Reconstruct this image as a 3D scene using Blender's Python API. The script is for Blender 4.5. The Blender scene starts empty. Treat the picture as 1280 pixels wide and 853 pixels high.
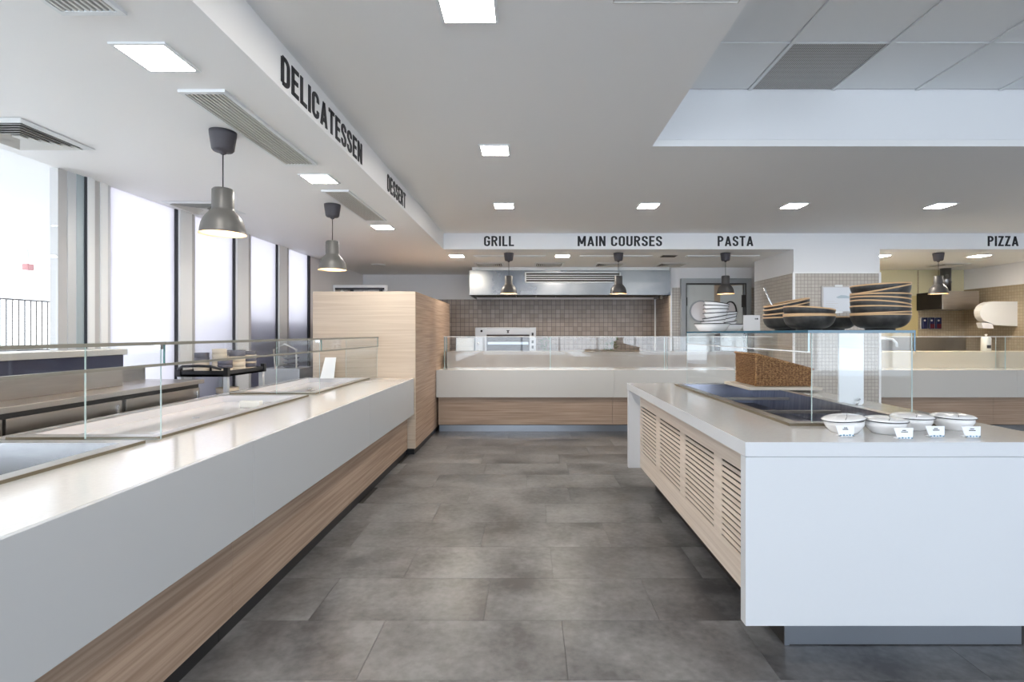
import bpy, bmesh, math, random
from mathutils import Vector, Matrix
random.seed(7)
S = bpy.context.scene
COL = S.collection
PI = math.pi
R = math.radians

# ------------------------------------------------------------------ camera
cam = bpy.data.cameras.new('camera')
cam.sensor_fit = 'HORIZONTAL'; cam.sensor_width = 36.0; cam.lens = 18.0
cam.shift_x = -21/1280; cam.shift_y = -9.5/1280
cam.clip_start = 0.05; cam.clip_end = 200
camo = bpy.data.objects.new('camera', cam); COL.objects.link(camo)
camo.location = (0, 0, 1.45); camo.rotation_euler = (R(90), 0, 0)
S.camera = camo

# ------------------------------------------------------------------ world, exposure
w = bpy.data.worlds.new('sky'); S.world = w; w.use_nodes = True
bg = w.node_tree.nodes['Background']
bg.inputs[0].default_value = (0.86, 0.93, 1.0, 1); bg.inputs[1].default_value = 2.0
S.view_settings.view_transform = 'Standard'; S.view_settings.look = 'None'
S.view_settings.gamma = 1; S.view_settings.use_curve_mapping = False
S.view_settings.exposure = 1.28
def area(name, loc, rot, sx, sy, power, color=(1,1,1)):
    l = bpy.data.lights.new(name, 'AREA'); l.shape = 'RECTANGLE'; l.size = sx; l.size_y = sy
    l.energy = power; l.color = color
    o = bpy.data.objects.new(name, l); COL.objects.link(o); o.location = loc; o.rotation_euler = rot
    return o
# daylight arriving through the glazed rear of the hall and the glazing on the left
area('rear_daylight', (2.9, -4.85, 1.55), (R(90), 0, 0), 11.6, 1.9, 68, (0.64, 0.80, 1.0))

# ------------------------------------------------------------------ materials
def mat(name, color=(.8,.8,.8), rough=.5, metal=0.0, coat=0.0, spec=None):
    m = bpy.data.materials.new(name); m.use_nodes = True
    b = m.node_tree.nodes['Principled BSDF']
    b.inputs['Base Color'].default_value = (*color, 1)
    b.inputs['Roughness'].default_value = rough; b.inputs['Metallic'].default_value = metal
    b.inputs['Coat Weight'].default_value = coat
    if spec is not None: b.inputs['Specular IOR Level'].default_value = spec
    return m
def N(m, t, **kw):
    n = m.node_tree.nodes.new(t)
    for k, v in kw.items(): setattr(n, k, v)
    return n
def L(m, a, b): m.node_tree.links.new(a, b)
def noisy(m, scale=(8,8,8), c1=(.7,.7,.7), c2=(.8,.8,.8), nscale=1.0, detail=6, bump=0.0, rrange=None, coord='Object', lo=.35, hi=.65):
    b = m.node_tree.nodes['Principled BSDF']
    tc = N(m, 'ShaderNodeTexCoord'); mp = N(m, 'ShaderNodeMapping'); mp.inputs['Scale'].default_value = scale
    nz = N(m, 'ShaderNodeTexNoise'); nz.inputs['Scale'].default_value = nscale; nz.inputs['Detail'].default_value = detail
    L(m, tc.outputs[coord], mp.inputs[0]); L(m, mp.outputs[0], nz.inputs['Vector'])
    cr = N(m, 'ShaderNodeValToRGB'); cr.color_ramp.elements[0].position = lo; cr.color_ramp.elements[1].position = hi
    cr.color_ramp.elements[0].color = (*c1,1); cr.color_ramp.elements[1].color = (*c2,1)
    L(m, nz.outputs['Fac'], cr.inputs[0]); L(m, cr.outputs[0], b.inputs['Base Color'])
    if bump:
        bp = N(m, 'ShaderNodeBump'); bp.inputs['Strength'].default_value = bump; bp.inputs['Distance'].default_value = .002
        L(m, nz.outputs['Fac'], bp.inputs['Height']); L(m, bp.outputs[0], b.inputs['Normal'])
    if rrange:
        mr = N(m, 'ShaderNodeMapRange'); mr.inputs[3].default_value = rrange[0]; mr.inputs[4].default_value = rrange[1]
        L(m, nz.outputs['Fac'], mr.inputs[0]); L(m, mr.outputs[0], b.inputs['Roughness'])
    return m
def oak(name, axis, c1=(.31,.215,.155), c2=(.47,.35,.265), rough=.5):
    m = mat(name, rough=rough)
    sc = {'x': (1.2, 40, 55), 'y': (40, 1.2, 55), 'z': (40, 55, 1.2)}[axis]
    noisy(m, sc, c1, c2, 1.0, 8, .15)
    return m
def emit(name, color, strength):
    m = bpy.data.materials.new(name); m.use_nodes = True; nt = m.node_tree; nt.nodes.clear()
    e = nt.nodes.new('ShaderNodeEmission'); e.inputs[0].default_value = (*color,1); e.inputs[1].default_value = strength
    o = nt.nodes.new('ShaderNodeOutputMaterial'); nt.links.new(e.outputs[0], o.inputs[0]); return m
def glassmat(name, tint=(.985,.992,.990), gl=1.0):
    m = bpy.data.materials.new(name); m.use_nodes = True; nt = m.node_tree; nt.nodes.clear()
    o = N(m,'ShaderNodeOutputMaterial'); mx = N(m,'ShaderNodeMixShader')
    t = N(m,'ShaderNodeBsdfTransparent'); t.inputs[0].default_value = (*tint,1)
    g = N(m,'ShaderNodeBsdfGlossy'); g.inputs['Roughness'].default_value = 0.0; g.inputs['Color'].default_value = (gl,gl,gl,1)
    lw = N(m,'ShaderNodeLayerWeight'); lw.inputs[0].default_value = .5
    p = N(m,'ShaderNodeMath', operation='POWER'); p.inputs[1].default_value = 5
    q = N(m,'ShaderNodeMath', operation='MULTIPLY_ADD'); q.inputs[1].default_value = .95; q.inputs[2].default_value = .03
    L(m, lw.outputs['Facing'], p.inputs[0]); L(m, p.outputs[0], q.inputs[0]); L(m, q.outputs[0], mx.inputs[0])
    L(m, t.outputs[0], mx.inputs[1]); L(m, g.outputs[0], mx.inputs[2]); L(m, mx.outputs[0], o.inputs[0])
    return m
def mosaic(name, c1, c2, mortar, size=.05, warm=0):
    m = mat(name, rough=.35); b = m.node_tree.nodes['Principled BSDF']
    g = N(m,'ShaderNodeTexCoord'); sx = N(m,'ShaderNodeSeparateXYZ'); ad = N(m,'ShaderNodeMath', operation='ADD'); cb = N(m,'ShaderNodeCombineXYZ')
    L(m, g.outputs['Object'], sx.inputs[0]); L(m, sx.outputs[0], ad.inputs[0]); L(m, sx.outputs[1], ad.inputs[1])
    L(m, ad.outputs[0], cb.inputs[0]); L(m, sx.outputs[2], cb.inputs[1])
    br = N(m,'ShaderNodeTexBrick'); br.offset = 0; br.squash = 1
    br.inputs['Scale'].default_value = 1; br.inputs['Brick Width'].default_value = size; br.inputs['Row Height'].default_value = size
    br.inputs['Mortar Size'].default_value = .0035; br.inputs['Mortar Smooth'].default_value = .2; br.inputs['Bias'].default_value = 0
    br.inputs['Color1'].default_value = (*c1,1); br.inputs['Color2'].default_value = (*c2,1); br.inputs['Mortar'].default_value = (*mortar,1)
    L(m, cb.outputs[0], br.inputs['Vector']); L(m, br.outputs['Color'], b.inputs['Base Color'])
    bp = N(m,'ShaderNodeBump'); bp.inputs['Strength'].default_value = .4; bp.inputs['Distance'].default_value = .002; bp.invert = True
    L(m, br.outputs['Fac'], bp.inputs['Height']); L(m, bp.outputs[0], b.inputs['Normal'])
    return m

M = {}
M['olive_trim'] = mat('olive_grey_trim', (.30,.29,.25), .35, .4)
M['well_edge'] = mat('bronze_rim_edge', (.20,.165,.11), .4, .3)
M['hotplate'] = mat('white_ceramic_plate', (.68,.66,.68), .10)  # white stands in for windows mirrored in the shallow well floors
M['plaster'] = mat('white_plaster', (.86,.86,.86), .75)
M['soffit'] = mat('soffit_paint', (.88,.88,.88), .6)
M['header'] = mat('header_paint', (.84,.85,.87), .5)
M['wallwhite'] = mat('wall_paint', (.84,.83,.84), .7)
M['solid'] = noisy(mat('white_solid_surface', rough=.10, coat=.3), (60,60,60), (.66,.65,.635), (.69,.68,.665))
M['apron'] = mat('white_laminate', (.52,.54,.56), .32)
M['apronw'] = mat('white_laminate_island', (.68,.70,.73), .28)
M['oak_y'] = oak('oak_veneer_along', 'y'); M['oak_x'] = oak('oak_veneer_across', 'x')
M['oak_light'] = oak('pale_oak_veneer', 'y', (.70,.60,.51), (.82,.72,.63))
M['oak_partition'] = oak('partition_oak_front', 'x', (.52,.415,.315), (.61,.51,.405), .4)
M['black'] = mat('black_plastic', (.012,.012,.014), .35)
M['dark'] = mat('painted_shade', (.012,.009,.007), .9)  # near-black colour that paints shade in the slots and on the hood side
M['plinth'] = mat('dark_plinth', (.035,.032,.030), .5)
M['plinth_steel'] = mat('steel_plinth', (.38,.41,.46), .3, .9)
M['steel'] = noisy(mat('brushed_steel', rough=.25, metal=1.0), (3,3,30), (.52,.52,.53), (.58,.58,.58), rrange=(.24,.29))
M['steel_warm'] = noisy(mat('warm_brushed_steel', rough=.3, metal=1.0), (3,3,30), (.42,.39,.365), (.47,.44,.41), rrange=(.27,.31))
M['steel_bright'] = mat('polished_steel', (.74,.74,.75), .16, .95)
M['steel_rim'] = mat('satin_steel_rim', (.66,.65,.63), .32, .75)
M['steel_hood'] = noisy(mat('hood_steel', rough=.30, metal=1.0), (1.2,1.2,1.2), (.14,.15,.17), (.27,.27,.265), rrange=(.22,.34))
M['alu'] = mat('anodised_aluminium', (.68,.70,.73), .35, .4)
M['frame_light'] = mat('light_window_frame', (.93,.94,.95), .4)
M['frame_grey'] = mat('grey_window_frame', (.56,.55,.55), .4)
M['frame_teal'] = mat('blue_grey_frame', (.42,.50,.54), .3, .2)
M['gasket'] = mat('dark_gasket', (.03,.03,.04), .5)
M['glass'] = glassmat('clear_glass'); M['glass_shelf'] = glassmat('shelf_glass', (.95,.985,.975))
M['glass_edge'] = mat('green_glass_edge', (.10,.26,.25), .15, 0, .5)
M['glass_edge_pale'] = mat('pale_glass_edge', (.55,.70,.72), .15)
M['glass_edge_blue'] = mat('blue_glass_edge', (.03,.12,.19), .15)
M['lampgrey'] = mat('grey_lamp_enamel', (.085,.083,.08), .42)
M['lampdark'] = mat('dark_lamp_enamel', (.055,.052,.052), .42)
M['lampcap'] = mat('charcoal_rubber', (.06,.055,.065), .6)
M['lining'] = mat('cream_lining', (.85,.72,.55), .5)
M['bulb'] = emit('warm_bulb', (1,.72,.45), 45)
M['led'] = emit('downlight_diffuser', (1,.93,.84), 42)
M['led_kitchen'] = emit('kitchen_downlight_diffuser', (1,.90,.78), 85)
M['ink'] = mat('black_lettering', (.012,.013,.018), .5)
M['vent'] = mat('vent_enamel', (.62,.61,.58), .5); M['ventdark'] = mat('vent_shadow_gap', (.05,.045,.04), .8)
M['tile_metal'] = mat('satin_ceiling_panel', (.80,.82,.83), .30, 0)
M['bar'] = mat('ceiling_grid_bar', (.80,.82,.83), .4)
M['mosaic_brown'] = mosaic('brown_mosaic', (.245,.195,.165), (.33,.27,.235), (.075,.057,.048), .088)
M['mosaic_grey'] = mosaic('beige_mosaic', (.50,.46,.41), (.56,.52,.47), (.32,.28,.25), .05)
M['mosaic_warm'] = mosaic('sand_mosaic', (.40,.32,.22), (.45,.37,.26), (.30,.24,.16), .05)
M['mustard'] = mat('mustard_wall', (.52,.42,.20), .6)
M['stone'] = noisy(mat('black_stoneware', rough=.38), (30,30,30), (.018,.017,.017), (.045,.043,.040))
M['tan'] = mat('tan_glazed_rim', (.62,.40,.22), .4)
M['china'] = mat('white_china', (.90,.89,.89), .15); M['greyline'] = mat('dark_rim_line', (.03,.03,.035), .4)
M['paper'] = mat('paper', (.82,.79,.78), .7); M['whiteboard'] = mat('white_acrylic', (.88,.90,.92), .15)
M['plasticwhite'] = mat('white_plastic', (.80,.78,.74), .3)
M['beige_ware'] = mat('beige_stoneware', (.66,.57,.45), .4); M['dark_ware'] = mat('slate_stoneware', (.10,.10,.13), .4)
M['wickerwood'] = mat('birch_board', (.70,.62,.52), .5)
M['navy'] = mat('navy_steel', (.05,.055,.10), .15, .5)
M['ovenglass'] = mat('smoked_oven_glass', (.04,.03,.03), .4, 0, 0, .2)
M['doorpaint'] = mat('door_paint', (.56,.58,.57), .45); M['doorframe'] = mat('door_frame_grey', (.36,.38,.40), .4)
M['corridor'] = mat('corridor_paint', (.62,.50,.38), .8); M['brown'] = mat('brown_door', (.12,.09,.085), .6)
M['ground'] = mat('pale_concrete', (.86,.85,.86), .9)
M['rail'] = mat('rail_paint', (.10,.09,.09), .5)
M['pinkred'] = mat('faded_red', (.55,.25,.25), .5)
M['blueink'] = mat('blue_print', (.10,.25,.38), .6)
M['navytag'] = mat('navy_tag', (.01,.015,.07), .3); M['redtag'] = mat('maroon_tag', (.12,.01,.02), .3)
# frosted glazing: diffuse transmission
m = bpy.data.materials.new('frosted_glazing'); m.use_nodes = True; m.node_tree.nodes.clear()
o_ = N(m,'ShaderNodeOutputMaterial'); mx = N(m,'ShaderNodeMixShader'); mx.inputs[0].default_value = .12
tr = N(m,'ShaderNodeBsdfTranslucent'); tr.inputs[0].default_value = (.80,.775,.80,1)
gs = N(m,'ShaderNodeBsdfTransparent'); gs.inputs[0].default_value = (.9,.9,.95,1)
L(m, tr.outputs[0], mx.inputs[1]); L(m, gs.outputs[0], mx.inputs[2]); L(m, mx.outputs[0], o_.inputs[0]); M['frosted'] = m
# floor tile
def floor_mat():
    m = mat('slate_vinyl_tile', rough=.4); b = m.node_tree.nodes['Principled BSDF']
    geo = N(m,'ShaderNodeNewGeometry'); oi = N(m,'ShaderNodeObjectInfo')
    off = N(m,'ShaderNodeVectorMath', operation='MULTIPLY_ADD'); 
    cv = N(m,'ShaderNodeCombineXYZ'); L(m, oi.outputs['Random'], cv.inputs[0]); L(m, oi.outputs['Random'], cv.inputs[2])
    off.inputs[1].default_value = (37, 11, 53); L(m, cv.outputs[0], off.inputs[0]); L(m, geo.outputs['Position'], off.inputs[2])
    n1 = N(m,'ShaderNodeTexNoise'); n1.inputs['Scale'].default_value = 2.2; n1.inputs['Detail'].default_value = 9; n1.inputs['Roughness'].default_value = .62
    L(m, off.outputs[0], n1.inputs['Vector'])
    n2 = N(m,'ShaderNodeTexNoise'); n2.inputs['Scale'].default_value = 28; n2.inputs['Detail'].default_value = 8; L(m, off.outputs[0], n2.inputs['Vector'])
    mixn = N(m,'ShaderNodeMix'); mixn.data_type = 'FLOAT'; mixn.inputs[0].default_value = .22
    L(m, n1.outputs['Fac'], mixn.inputs[2]); L(m, n2.outputs['Fac'], mixn.inputs[3])
    cr = N(m,'ShaderNodeValToRGB'); e = cr.color_ramp.elements
    e[0].position = .38; e[0].color = (.058,.057,.059,1); e[1].position = .62; e[1].color = (.190,.190,.194,1)
    L(m, mixn.outputs[0], cr.inputs[0])
    mr = N(m,'ShaderNodeMapRange'); mr.inputs[3].default_value = .86; mr.inputs[4].default_value = 1.12; L(m, oi.outputs['Random'], mr.inputs[0])
    mu = N(m,'ShaderNodeVectorMath', operation='SCALE'); L(m, cr.outputs[0], mu.inputs[0]); L(m, mr.outputs[0], mu.inputs['Scale'])
    L(m, mu.outputs[0], b.inputs['Base Color'])
    r2 = N(m,'ShaderNodeMapRange'); r2.inputs[3].default_value = .22; r2.inputs[4].default_value = .46; L(m, n1.outputs['Fac'], r2.inputs[0]); L(m, r2.outputs[0], b.inputs['Roughness'])
    return m
M['floor'] = floor_mat()
# perforated panel
def perf_mat():
    m = mat('perforated_metal', (.5,.5,.5), .45, .3); b = m.node_tree.nodes['Principled BSDF']
    tc = N(m,'ShaderNodeTexCoord'); v = N(m,'ShaderNodeTexVoronoi'); v.inputs['Scale'].default_value = 75; v.inputs['Randomness'].default_value = 0
    L(m, tc.outputs['Object'], v.inputs['Vector']); cr = N(m,'ShaderNodeValToRGB')
    cr.color_ramp.elements[0].position = .38; cr.color_ramp.elements[0].color = (.10,.095,.09,1)
    cr.color_ramp.elements[1].position = .46; cr.color_ramp.elements[1].color = (.52,.51,.49,1)
    L(m, v.outputs['Distance'], cr.inputs[0]); L(m, cr.outputs[0], b.inputs['Base Color']); return m
M['perf'] = perf_mat()
def wicker_mat():
    m = mat('woven_wicker', rough=.6); b = m.node_tree.nodes['Principled BSDF']
    tc = N(m,'ShaderNodeTexCoord'); nz = N(m,'ShaderNodeTexNoise'); nz.inputs['Scale'].default_value = 70; L(m, tc.outputs['Object'], nz.inputs['Vector'])
    cr = N(m,'ShaderNodeValToRGB'); cr.color_ramp.elements[0].position=.35; cr.color_ramp.elements[1].position=.65
    cr.color_ramp.elements[0].color = (.20,.085,.03,1); cr.color_ramp.elements[1].color = (.52,.29,.13,1)
    L(m, nz.outputs['Fac'], cr.inputs[0]); L(m, cr.outputs[0], b.inputs['Base Color']); return m
M['wicker'] = wicker_mat()

# ------------------------------------------------------------------ mesh helpers
def nb(): return bmesh.new()
def box(bm, x0, x1, y0, y1, z0, z1, mi=0, bev=0.0):
    vs = [bm.verts.new(c) for c in ((x0,y0,z0),(x1,y0,z0),(x1,y1,z0),(x0,y1,z0),(x0,y0,z1),(x1,y0,z1),(x1,y1,z1),(x0,y1,z1))]
    fs = [bm.faces.new([vs[i] for i in f]) for f in ((3,2,1,0),(4,5,6,7),(0,1,5,4),(1,2,6,5),(2,3,7,6),(3,0,4,7))]
    for f in fs: f.material_index = mi
    if bev:
        es = list({e for f in fs for e in f.edges})
        bmesh.ops.bevel(bm, geom=es, offset=bev, segments=2, affect='EDGES', profile=.5)
    return bm
def B(x0,x1,y0,y1,z0,z1,bev=0.0):
    return box(nb(), x0,x1,y0,y1,z0,z1,0,bev)
def lathe(bm, prof, seg=40, cx=0, cy=0, close=False):
    rings = []
    for r, z in prof:
        if r < 1e-6: rings.append([bm.verts.new((cx,cy,z))])
        else: rings.append([bm.verts.new((cx+r*math.cos(2*PI*i/seg), cy+r*math.sin(2*PI*i/seg), z)) for i in range(seg)])
    pairs = list(zip(rings, rings[1:]))
    if close: pairs.append((rings[-1], rings[0]))
    for a, b in pairs:
        for i in range(seg):
            j = (i+1) % seg
            if len(a) == 1 and len(b) == 1: continue
            if len(a) == 1: f = bm.faces.new((a[0], b[j], b[i]))
            elif len(b) == 1: f = bm.faces.new((a[i], a[j], b[0]))
            else: f = bm.faces.new((a[i], a[j], b[j], b[i]))
            f.smooth = True
    return bm
def tube(bm, pts, r, seg=8, smooth=True):
    pts = [Vector(p) for p in pts]; rings = []
    for i, p in enumerate(pts):
        d = (pts[min(i+1,len(pts)-1)] - pts[max(i-1,0)]).normalized()
        up = Vector((0,0,1)) if abs(d.z) < .9 else Vector((1,0,0))
        a = d.cross(up).normalized(); b = d.cross(a).normalized()
        rings.append([bm.verts.new(p + a*r*math.cos(2*PI*k/seg) + b*r*math.sin(2*PI*k/seg)) for k in range(seg)])
    for A, Bq in zip(rings, rings[1:]):
        for k in range(seg):
            f = bm.faces.new((A[k], A[(k+1)%seg], Bq[(k+1)%seg], Bq[k])); f.smooth = smooth
    bm.faces.new(rings[0][::-1]); bm.faces.new(rings[-1])
    return bm
def prism(bm, poly, axis, a, b):
    """poly: 2D points; axis 'x': (y,z), 'y': (x,z), 'z': (x,y); extruded a..b"""
    def P(p, t): return {'x': (t,p[0],p[1]), 'y': (p[0],t,p[1]), 'z': (p[0],p[1],t)}[axis]
    v0 = [bm.verts.new(P(p,a)) for p in poly]; v1 = [bm.verts.new(P(p,b)) for p in poly]
    n = len(poly)
    for i in range(n): bm.faces.new((v0[i], v0[(i+1)%n], v1[(i+1)%n], v1[i]))
    bm.faces.new(v0[::-1]); bm.faces.new(v1)
    bmesh.ops.recalc_face_normals(bm, faces=bm.faces[:])
    return bm
def obj(name, bm, mats, parent=None, world=True, label=None, loc=None):
    """link bm as one mesh object. world=True: verts are in world space, parent's position is subtracted."""
    if not isinstance(mats, (list, tuple)): mats = [mats]
    off = Vector((0,0,0))
    if parent is not None and world:
        p = parent
        while p is not None: off += p.location; p = p.parent
    if parent is None and world and loc is not None: off = Vector(loc)
    if off.length: bmesh.ops.translate(bm, verts=bm.verts, vec=-off)
    bmesh.ops.recalc_face_normals(bm, faces=bm.faces[:])
    me = bpy.data.meshes.new(name); bm.to_mesh(me); bm.free()
    for mm in mats: me.materials.append(mm)
    o = bpy.data.objects.new(name, me); COL.objects.link(o)
    if parent is not None: o.parent = parent
    elif loc is not None: o.location = loc
    if label: o['label'] = label
    return o
def tag(o, label, cat, group=None, kind=None):
    o['label'] = label; o['category'] = cat
    if group: o['group'] = group
    if kind: o['kind'] = kind
    return o
def thing(name, label, cat, loc=(0,0,0), group=None, kind=None, rz=0):
    o = bpy.data.objects.new(name, None); COL.objects.link(o); o.location = loc; o.rotation_euler = (0,0,rz)
    o.empty_display_size = .1
    return tag(o, label, cat, group, kind)
def copy_tree(o, parent=None):
    c = o.copy(); COL.objects.link(c); c.parent = parent
    for ch in [x for x in bpy.data.objects if x.parent == o]: copy_tree(ch, c)
    return c
def glassbox(x0,x1,y0,y1,z0,z1):
    """glass sheet: thin axis found automatically; rim faces take material 1"""
    bm = nb(); box(bm, x0,x1,y0,y1,z0,z1)
    d = (x1-x0, y1-y0, z1-z0); ax = d.index(min(d)); bm.normal_update()
    for f in bm.faces:
        f.material_index = 0 if abs(f.normal[ax]) > .9 else 1
    return bm

# ------------------------------------------------------------------ key dimensions
ZC = 2.643      # soffit and kitchen ceilings
ZM = 2.87       # main ceiling
SX = -1.207     # soffit face
HY = 7.25       # header face
WX = -3.37      # glazing line

# ================================================================== FLOOR
fl = thing('floor', 'grey mottled slate-look floor tiles in a staggered bond', 'floor', (0,0,0), kind='structure')
obj('subfloor', B(-3.4, 9, -5, 11.5, -.06, -.004), M['plinth'], fl)
tl = .888; tw = .4455
tile_bm = B(0, tl-.0014, 0, tw-.0014, -.012, 0, .0008)
first = obj('tile', tile_bm, M['floor'], fl); me = first.data
offs = {0:.166, 1:-.227, 2:.145, 3:.56, 4:.14, 5:.36, 6:-.02, 7:.42}
start = True
for r in range(-5, 16):
    y = 2.14 + (r-0)*tw
    ox = offs.get(r, (r*0.377) % tl)
    k = -4
    while ox + k*tl < 3.4:
        x = ox + k*tl; k += 1
        if x < -2.3 or (r > 12 and False): continue
        if y > 2.5 and y < 6.9 and x > 1.3: continue
        if y < 2.0 and False: continue
        if start: o = first; start = False
        else: o = first.copy(); COL.objects.link(o)
        o.location = (x, y, 0)
obj('tile_field', B(3.3, 8.9, -5, 8.39, -.014, -.001), M['floor'], fl)['kind'] = 'stuff'
obj('kitchen_bounce_sheet', B(-3.35, 8.2, 8.4, 11.4, -.014, .001), mat('pale_bounce_floor', (.78,.74,.68), .4), fl)  # unseen sheet, kept pale to bounce light up to the kitchen ceiling
obj('service_floor_sheet', B(-3.35, -2.3, -5, 8.4, -.014, -.001), bpy.data.materials['pale_bounce_floor'], fl)  # unseen as well, in the same light-bouncing colour

# ================================================================== CEILING
ce = thing('ceiling', 'painted ceiling with raised tiled bay and lowered soffits', 'ceiling', (0,0,ZM), kind='structure')
CX0, CX1, CY0, CY1, ZK = .936, 4.839, -1.11, 3.884, 3.30
bm = nb()
box(bm, SX, CX0, -5, HY, ZM, ZM+.05); box(bm, CX1, 9, -5, HY, ZM, ZM+.05)
box(bm, CX0, CX1, -5, CY0, ZM, ZM+.05); box(bm, CX0, CX1, CY1, HY, ZM, ZM+.05)
obj('main_slab', bm, M['plaster'], ce)
bm = nb()
box(bm, CX0-.04, CX0, CY0, CY1, ZM+.051, ZK+.05); box(bm, CX1, CX1+.04, CY0, CY1, ZM+.051, ZK+.05)
box(bm, CX0-.04, CX1+.04, CY1, CY1+.04, ZM+.051, ZK+.05); box(bm, CX0-.04, CX1+.04, CY0-.04, CY0, ZM+.051, ZK+.05)
box(bm, CX0-.04, CX1+.04, CY0-.04, CY1+.04, ZK+.05, ZK+.08)
obj('bay_wall', bm, M['header'], ce)
# bay tiles
xs = [CX0+.002, 1.041] + [1.041+.633*i for i in range(1,7)]
xs[-1] = min(xs[-1], CX1-.002)
ys = [3.882 - .624*i for i in range(0,9)]
tm = None
bars = nb()
for i in range(len(xs)-1):
    for j in range(len(ys)-1):
        x0, x1, y1, y0 = xs[i], xs[i+1], ys[j], ys[j+1]
        if y0 < CY0: continue
        isvent = (i == 2 and j == 0)
        d = .016
        if i == 0: x1b = x1-d; x0b = x0
        else: x0b, x1b = x0+d, x1-d
        o = obj('vent_tile' if isvent else 'ceiling_tile', B(x0b, x1b, y0+d*.6, y1-d*.6, ZK+.0, ZK+.02, .003), M['perf'] if isvent else M['tile_metal'], ce)
        if isvent: o['label'] = 'perforated grey metal vent tile'
for x in xs[1:-1]:
    obj('grid_bar', B(x-.012, x+.012, ys[-1], CY1-.002, ZK-.008, ZK+.012), M['bar'], ce)
for y in ys[1:-1]:
    obj('grid_bar', B(CX0+.002, CX1-.002, y-.007, y+.007, ZK-.004, ZK+.014), M['bar'], ce)
obj('bay_backing', B(CX0, CX1, CY0, CY1, ZK+.022, ZK+.04), M['ventdark'], ce)
# left soffit, header
obj('soffit', B(WX-.2, SX, -5, 10.4, ZC, ZM+.05), M['soffit'], ce)
obj('header_beam', B(SX, 9, HY, HY+.25, ZC, ZM+.05), M['header'], ce)
obj('kitchen_ceiling', B(SX, 9, HY+.25, 11.6, ZC, ZC+.1), M['soffit'], ce)

# ---- lettering on the fascia
def arc(cx,cy,rx,ry,a0,a1,n=8):
    return [(cx+rx*math.cos(R(a0+(a1-a0)*i/n)), cy+ry*math.sin(R(a0+(a1-a0)*i/n))) for i in range(n+1)]
TS = .15; h_ = TS/2
def letterdef(ch):
    w=.46; l=h_; r=w-h_; b=h_; t=1-h_
    D = {
     'D': (w,[[(l,b),(l,t)],[(l,t)]+[(l+.10,t)]+arc(r-.17,t-.2,.17,.2,90,0)+arc(r-.17,b+.2,.17,.2,0,-90)+[(l,b)]]),
     'E': (.40,[[(l,0),(l,1)],[(l,t),(.40,t)],[(l,b),(.40,b)],[(l,.52),(.36,.52)]]),
     'L': (.39,[[(l,0),(l,1)],[(l,b),(.39,b)]]),
     'I': (TS,[[(l,0),(l,1)]]),
     'C': (w,[[(r,.66)]+arc((l+r)/2,t-.16,(r-l)/2,.16,0,180)+arc((l+r)/2,b+.16,(r-l)/2,.16,180,360)+[(r,.34)]]),
     'O': (w,[arc((l+r)/2,t-.16,(r-l)/2,.16,0,180)+arc((l+r)/2,b+.16,(r-l)/2,.16,180,360)+[(r,t-.16)]]),
     'G': (w,[[(r,.68)]+arc((l+r)/2,t-.16,(r-l)/2,.16,0,180)+arc((l+r)/2,b+.16,(r-l)/2,.16,180,360)+[(r,.47),(.24,.47)]]),
     'U': (w,[[(l,1),(l,b+.16)]+arc((l+r)/2,b+.16,(r-l)/2,.16,180,360)+[(r,1)]]),
     'A': (.52,[[(.075,0),(.26,.97)],[(.445,0),(.26,.97)],[(.12,.26),(.40,.26)]]),
     'T': (.44,[[(.22,0),(.22,1)],[(0,t),(.44,t)]]),
     'S': (w-.02,[[(r-.02,.70)]+arc((l+r)/2-.01,t-.155,(r-l)/2-.01,.155,0,180)+[(l,t-.21)]+arc(l+.14,.66,.14,.10,180,240,3)+arc(r-.16,.34,.14,.12,60,0,3)+arc((l+r)/2-.01,b+.155,(r-l)/2-.01,.155,0,-180)+[(l,.30)]]),
     'N': (.47,[[(l,0),(l,1)],[(.47-l,0),(.47-l,1)],[(l+.01,.95),(.46-l,.05)]]),
     'M': (.60,[[(l,0),(l,1)],[(.60-l,0),(.60-l,1)],[(l+.01,.96),(.30,.22)],[(.59-l,.96),(.30,.22)]]),
     'R': (.47,[[(l,0),(l,1)],[(l,t),(l+.14,t)]+arc(r-.16,t-.20,.16,.20,90,-90)+[(l,t-.40)],[(.23,t-.40),(.40,0)]]),
     'P': (w-.01,[[(l,0),(l,1)],[(l,t),(l+.14,t)]+arc(r-.17,t-.21,.16,.21,90,-90)+[(l,t-.42)]]),
     'Z': (.42,[[(.02,t),(.42,t)],[(0,b),(.42,b)],[(.34,t),(.08,b)]]),
    }
    return D[ch]
def ribbon(bm, pts, place, sx, sy, u0):
    pts = [Vector((p[0],p[1],0)) for i,p in enumerate(pts) if i==0 or (Vector(p)-Vector(pts[i-1])).length>1e-4]
    Lf, Rt = [], []
    for i,p in enumerate(pts):
        d0 = (p-pts[i-1]).normalized() if i else (pts[1]-p).normalized()
        d1 = (pts[i+1]-p).normalized() if i < len(pts)-1 else d0
        d = (d0+d1).normalized(); n = Vector((-d.y,d.x,0)); c = max(.5, n.dot(Vector((-d0.y,d0.x,0))))
        Lf.append(p+n*(h_/c)); Rt.append(p-n*(h_/c))
    rings=[]
    for a,b_ in zip(Lf,Rt):
        rings.append([bm.verts.new(place(u0+q.x*sx, max(0,min(1,q.y))*sy, n)) for q,n in ((a,.004),(b_,.004),(b_,.0004),(a,.0004))])
    for A,Bq in zip(rings,rings[1:]):
        for k in range(4): bm.faces.new((A[k],A[(k+1)%4],Bq[(k+1)%4],Bq[k]))
    bm.faces.new(rings[0]); bm.faces.new(rings[-1][::-1])
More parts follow.
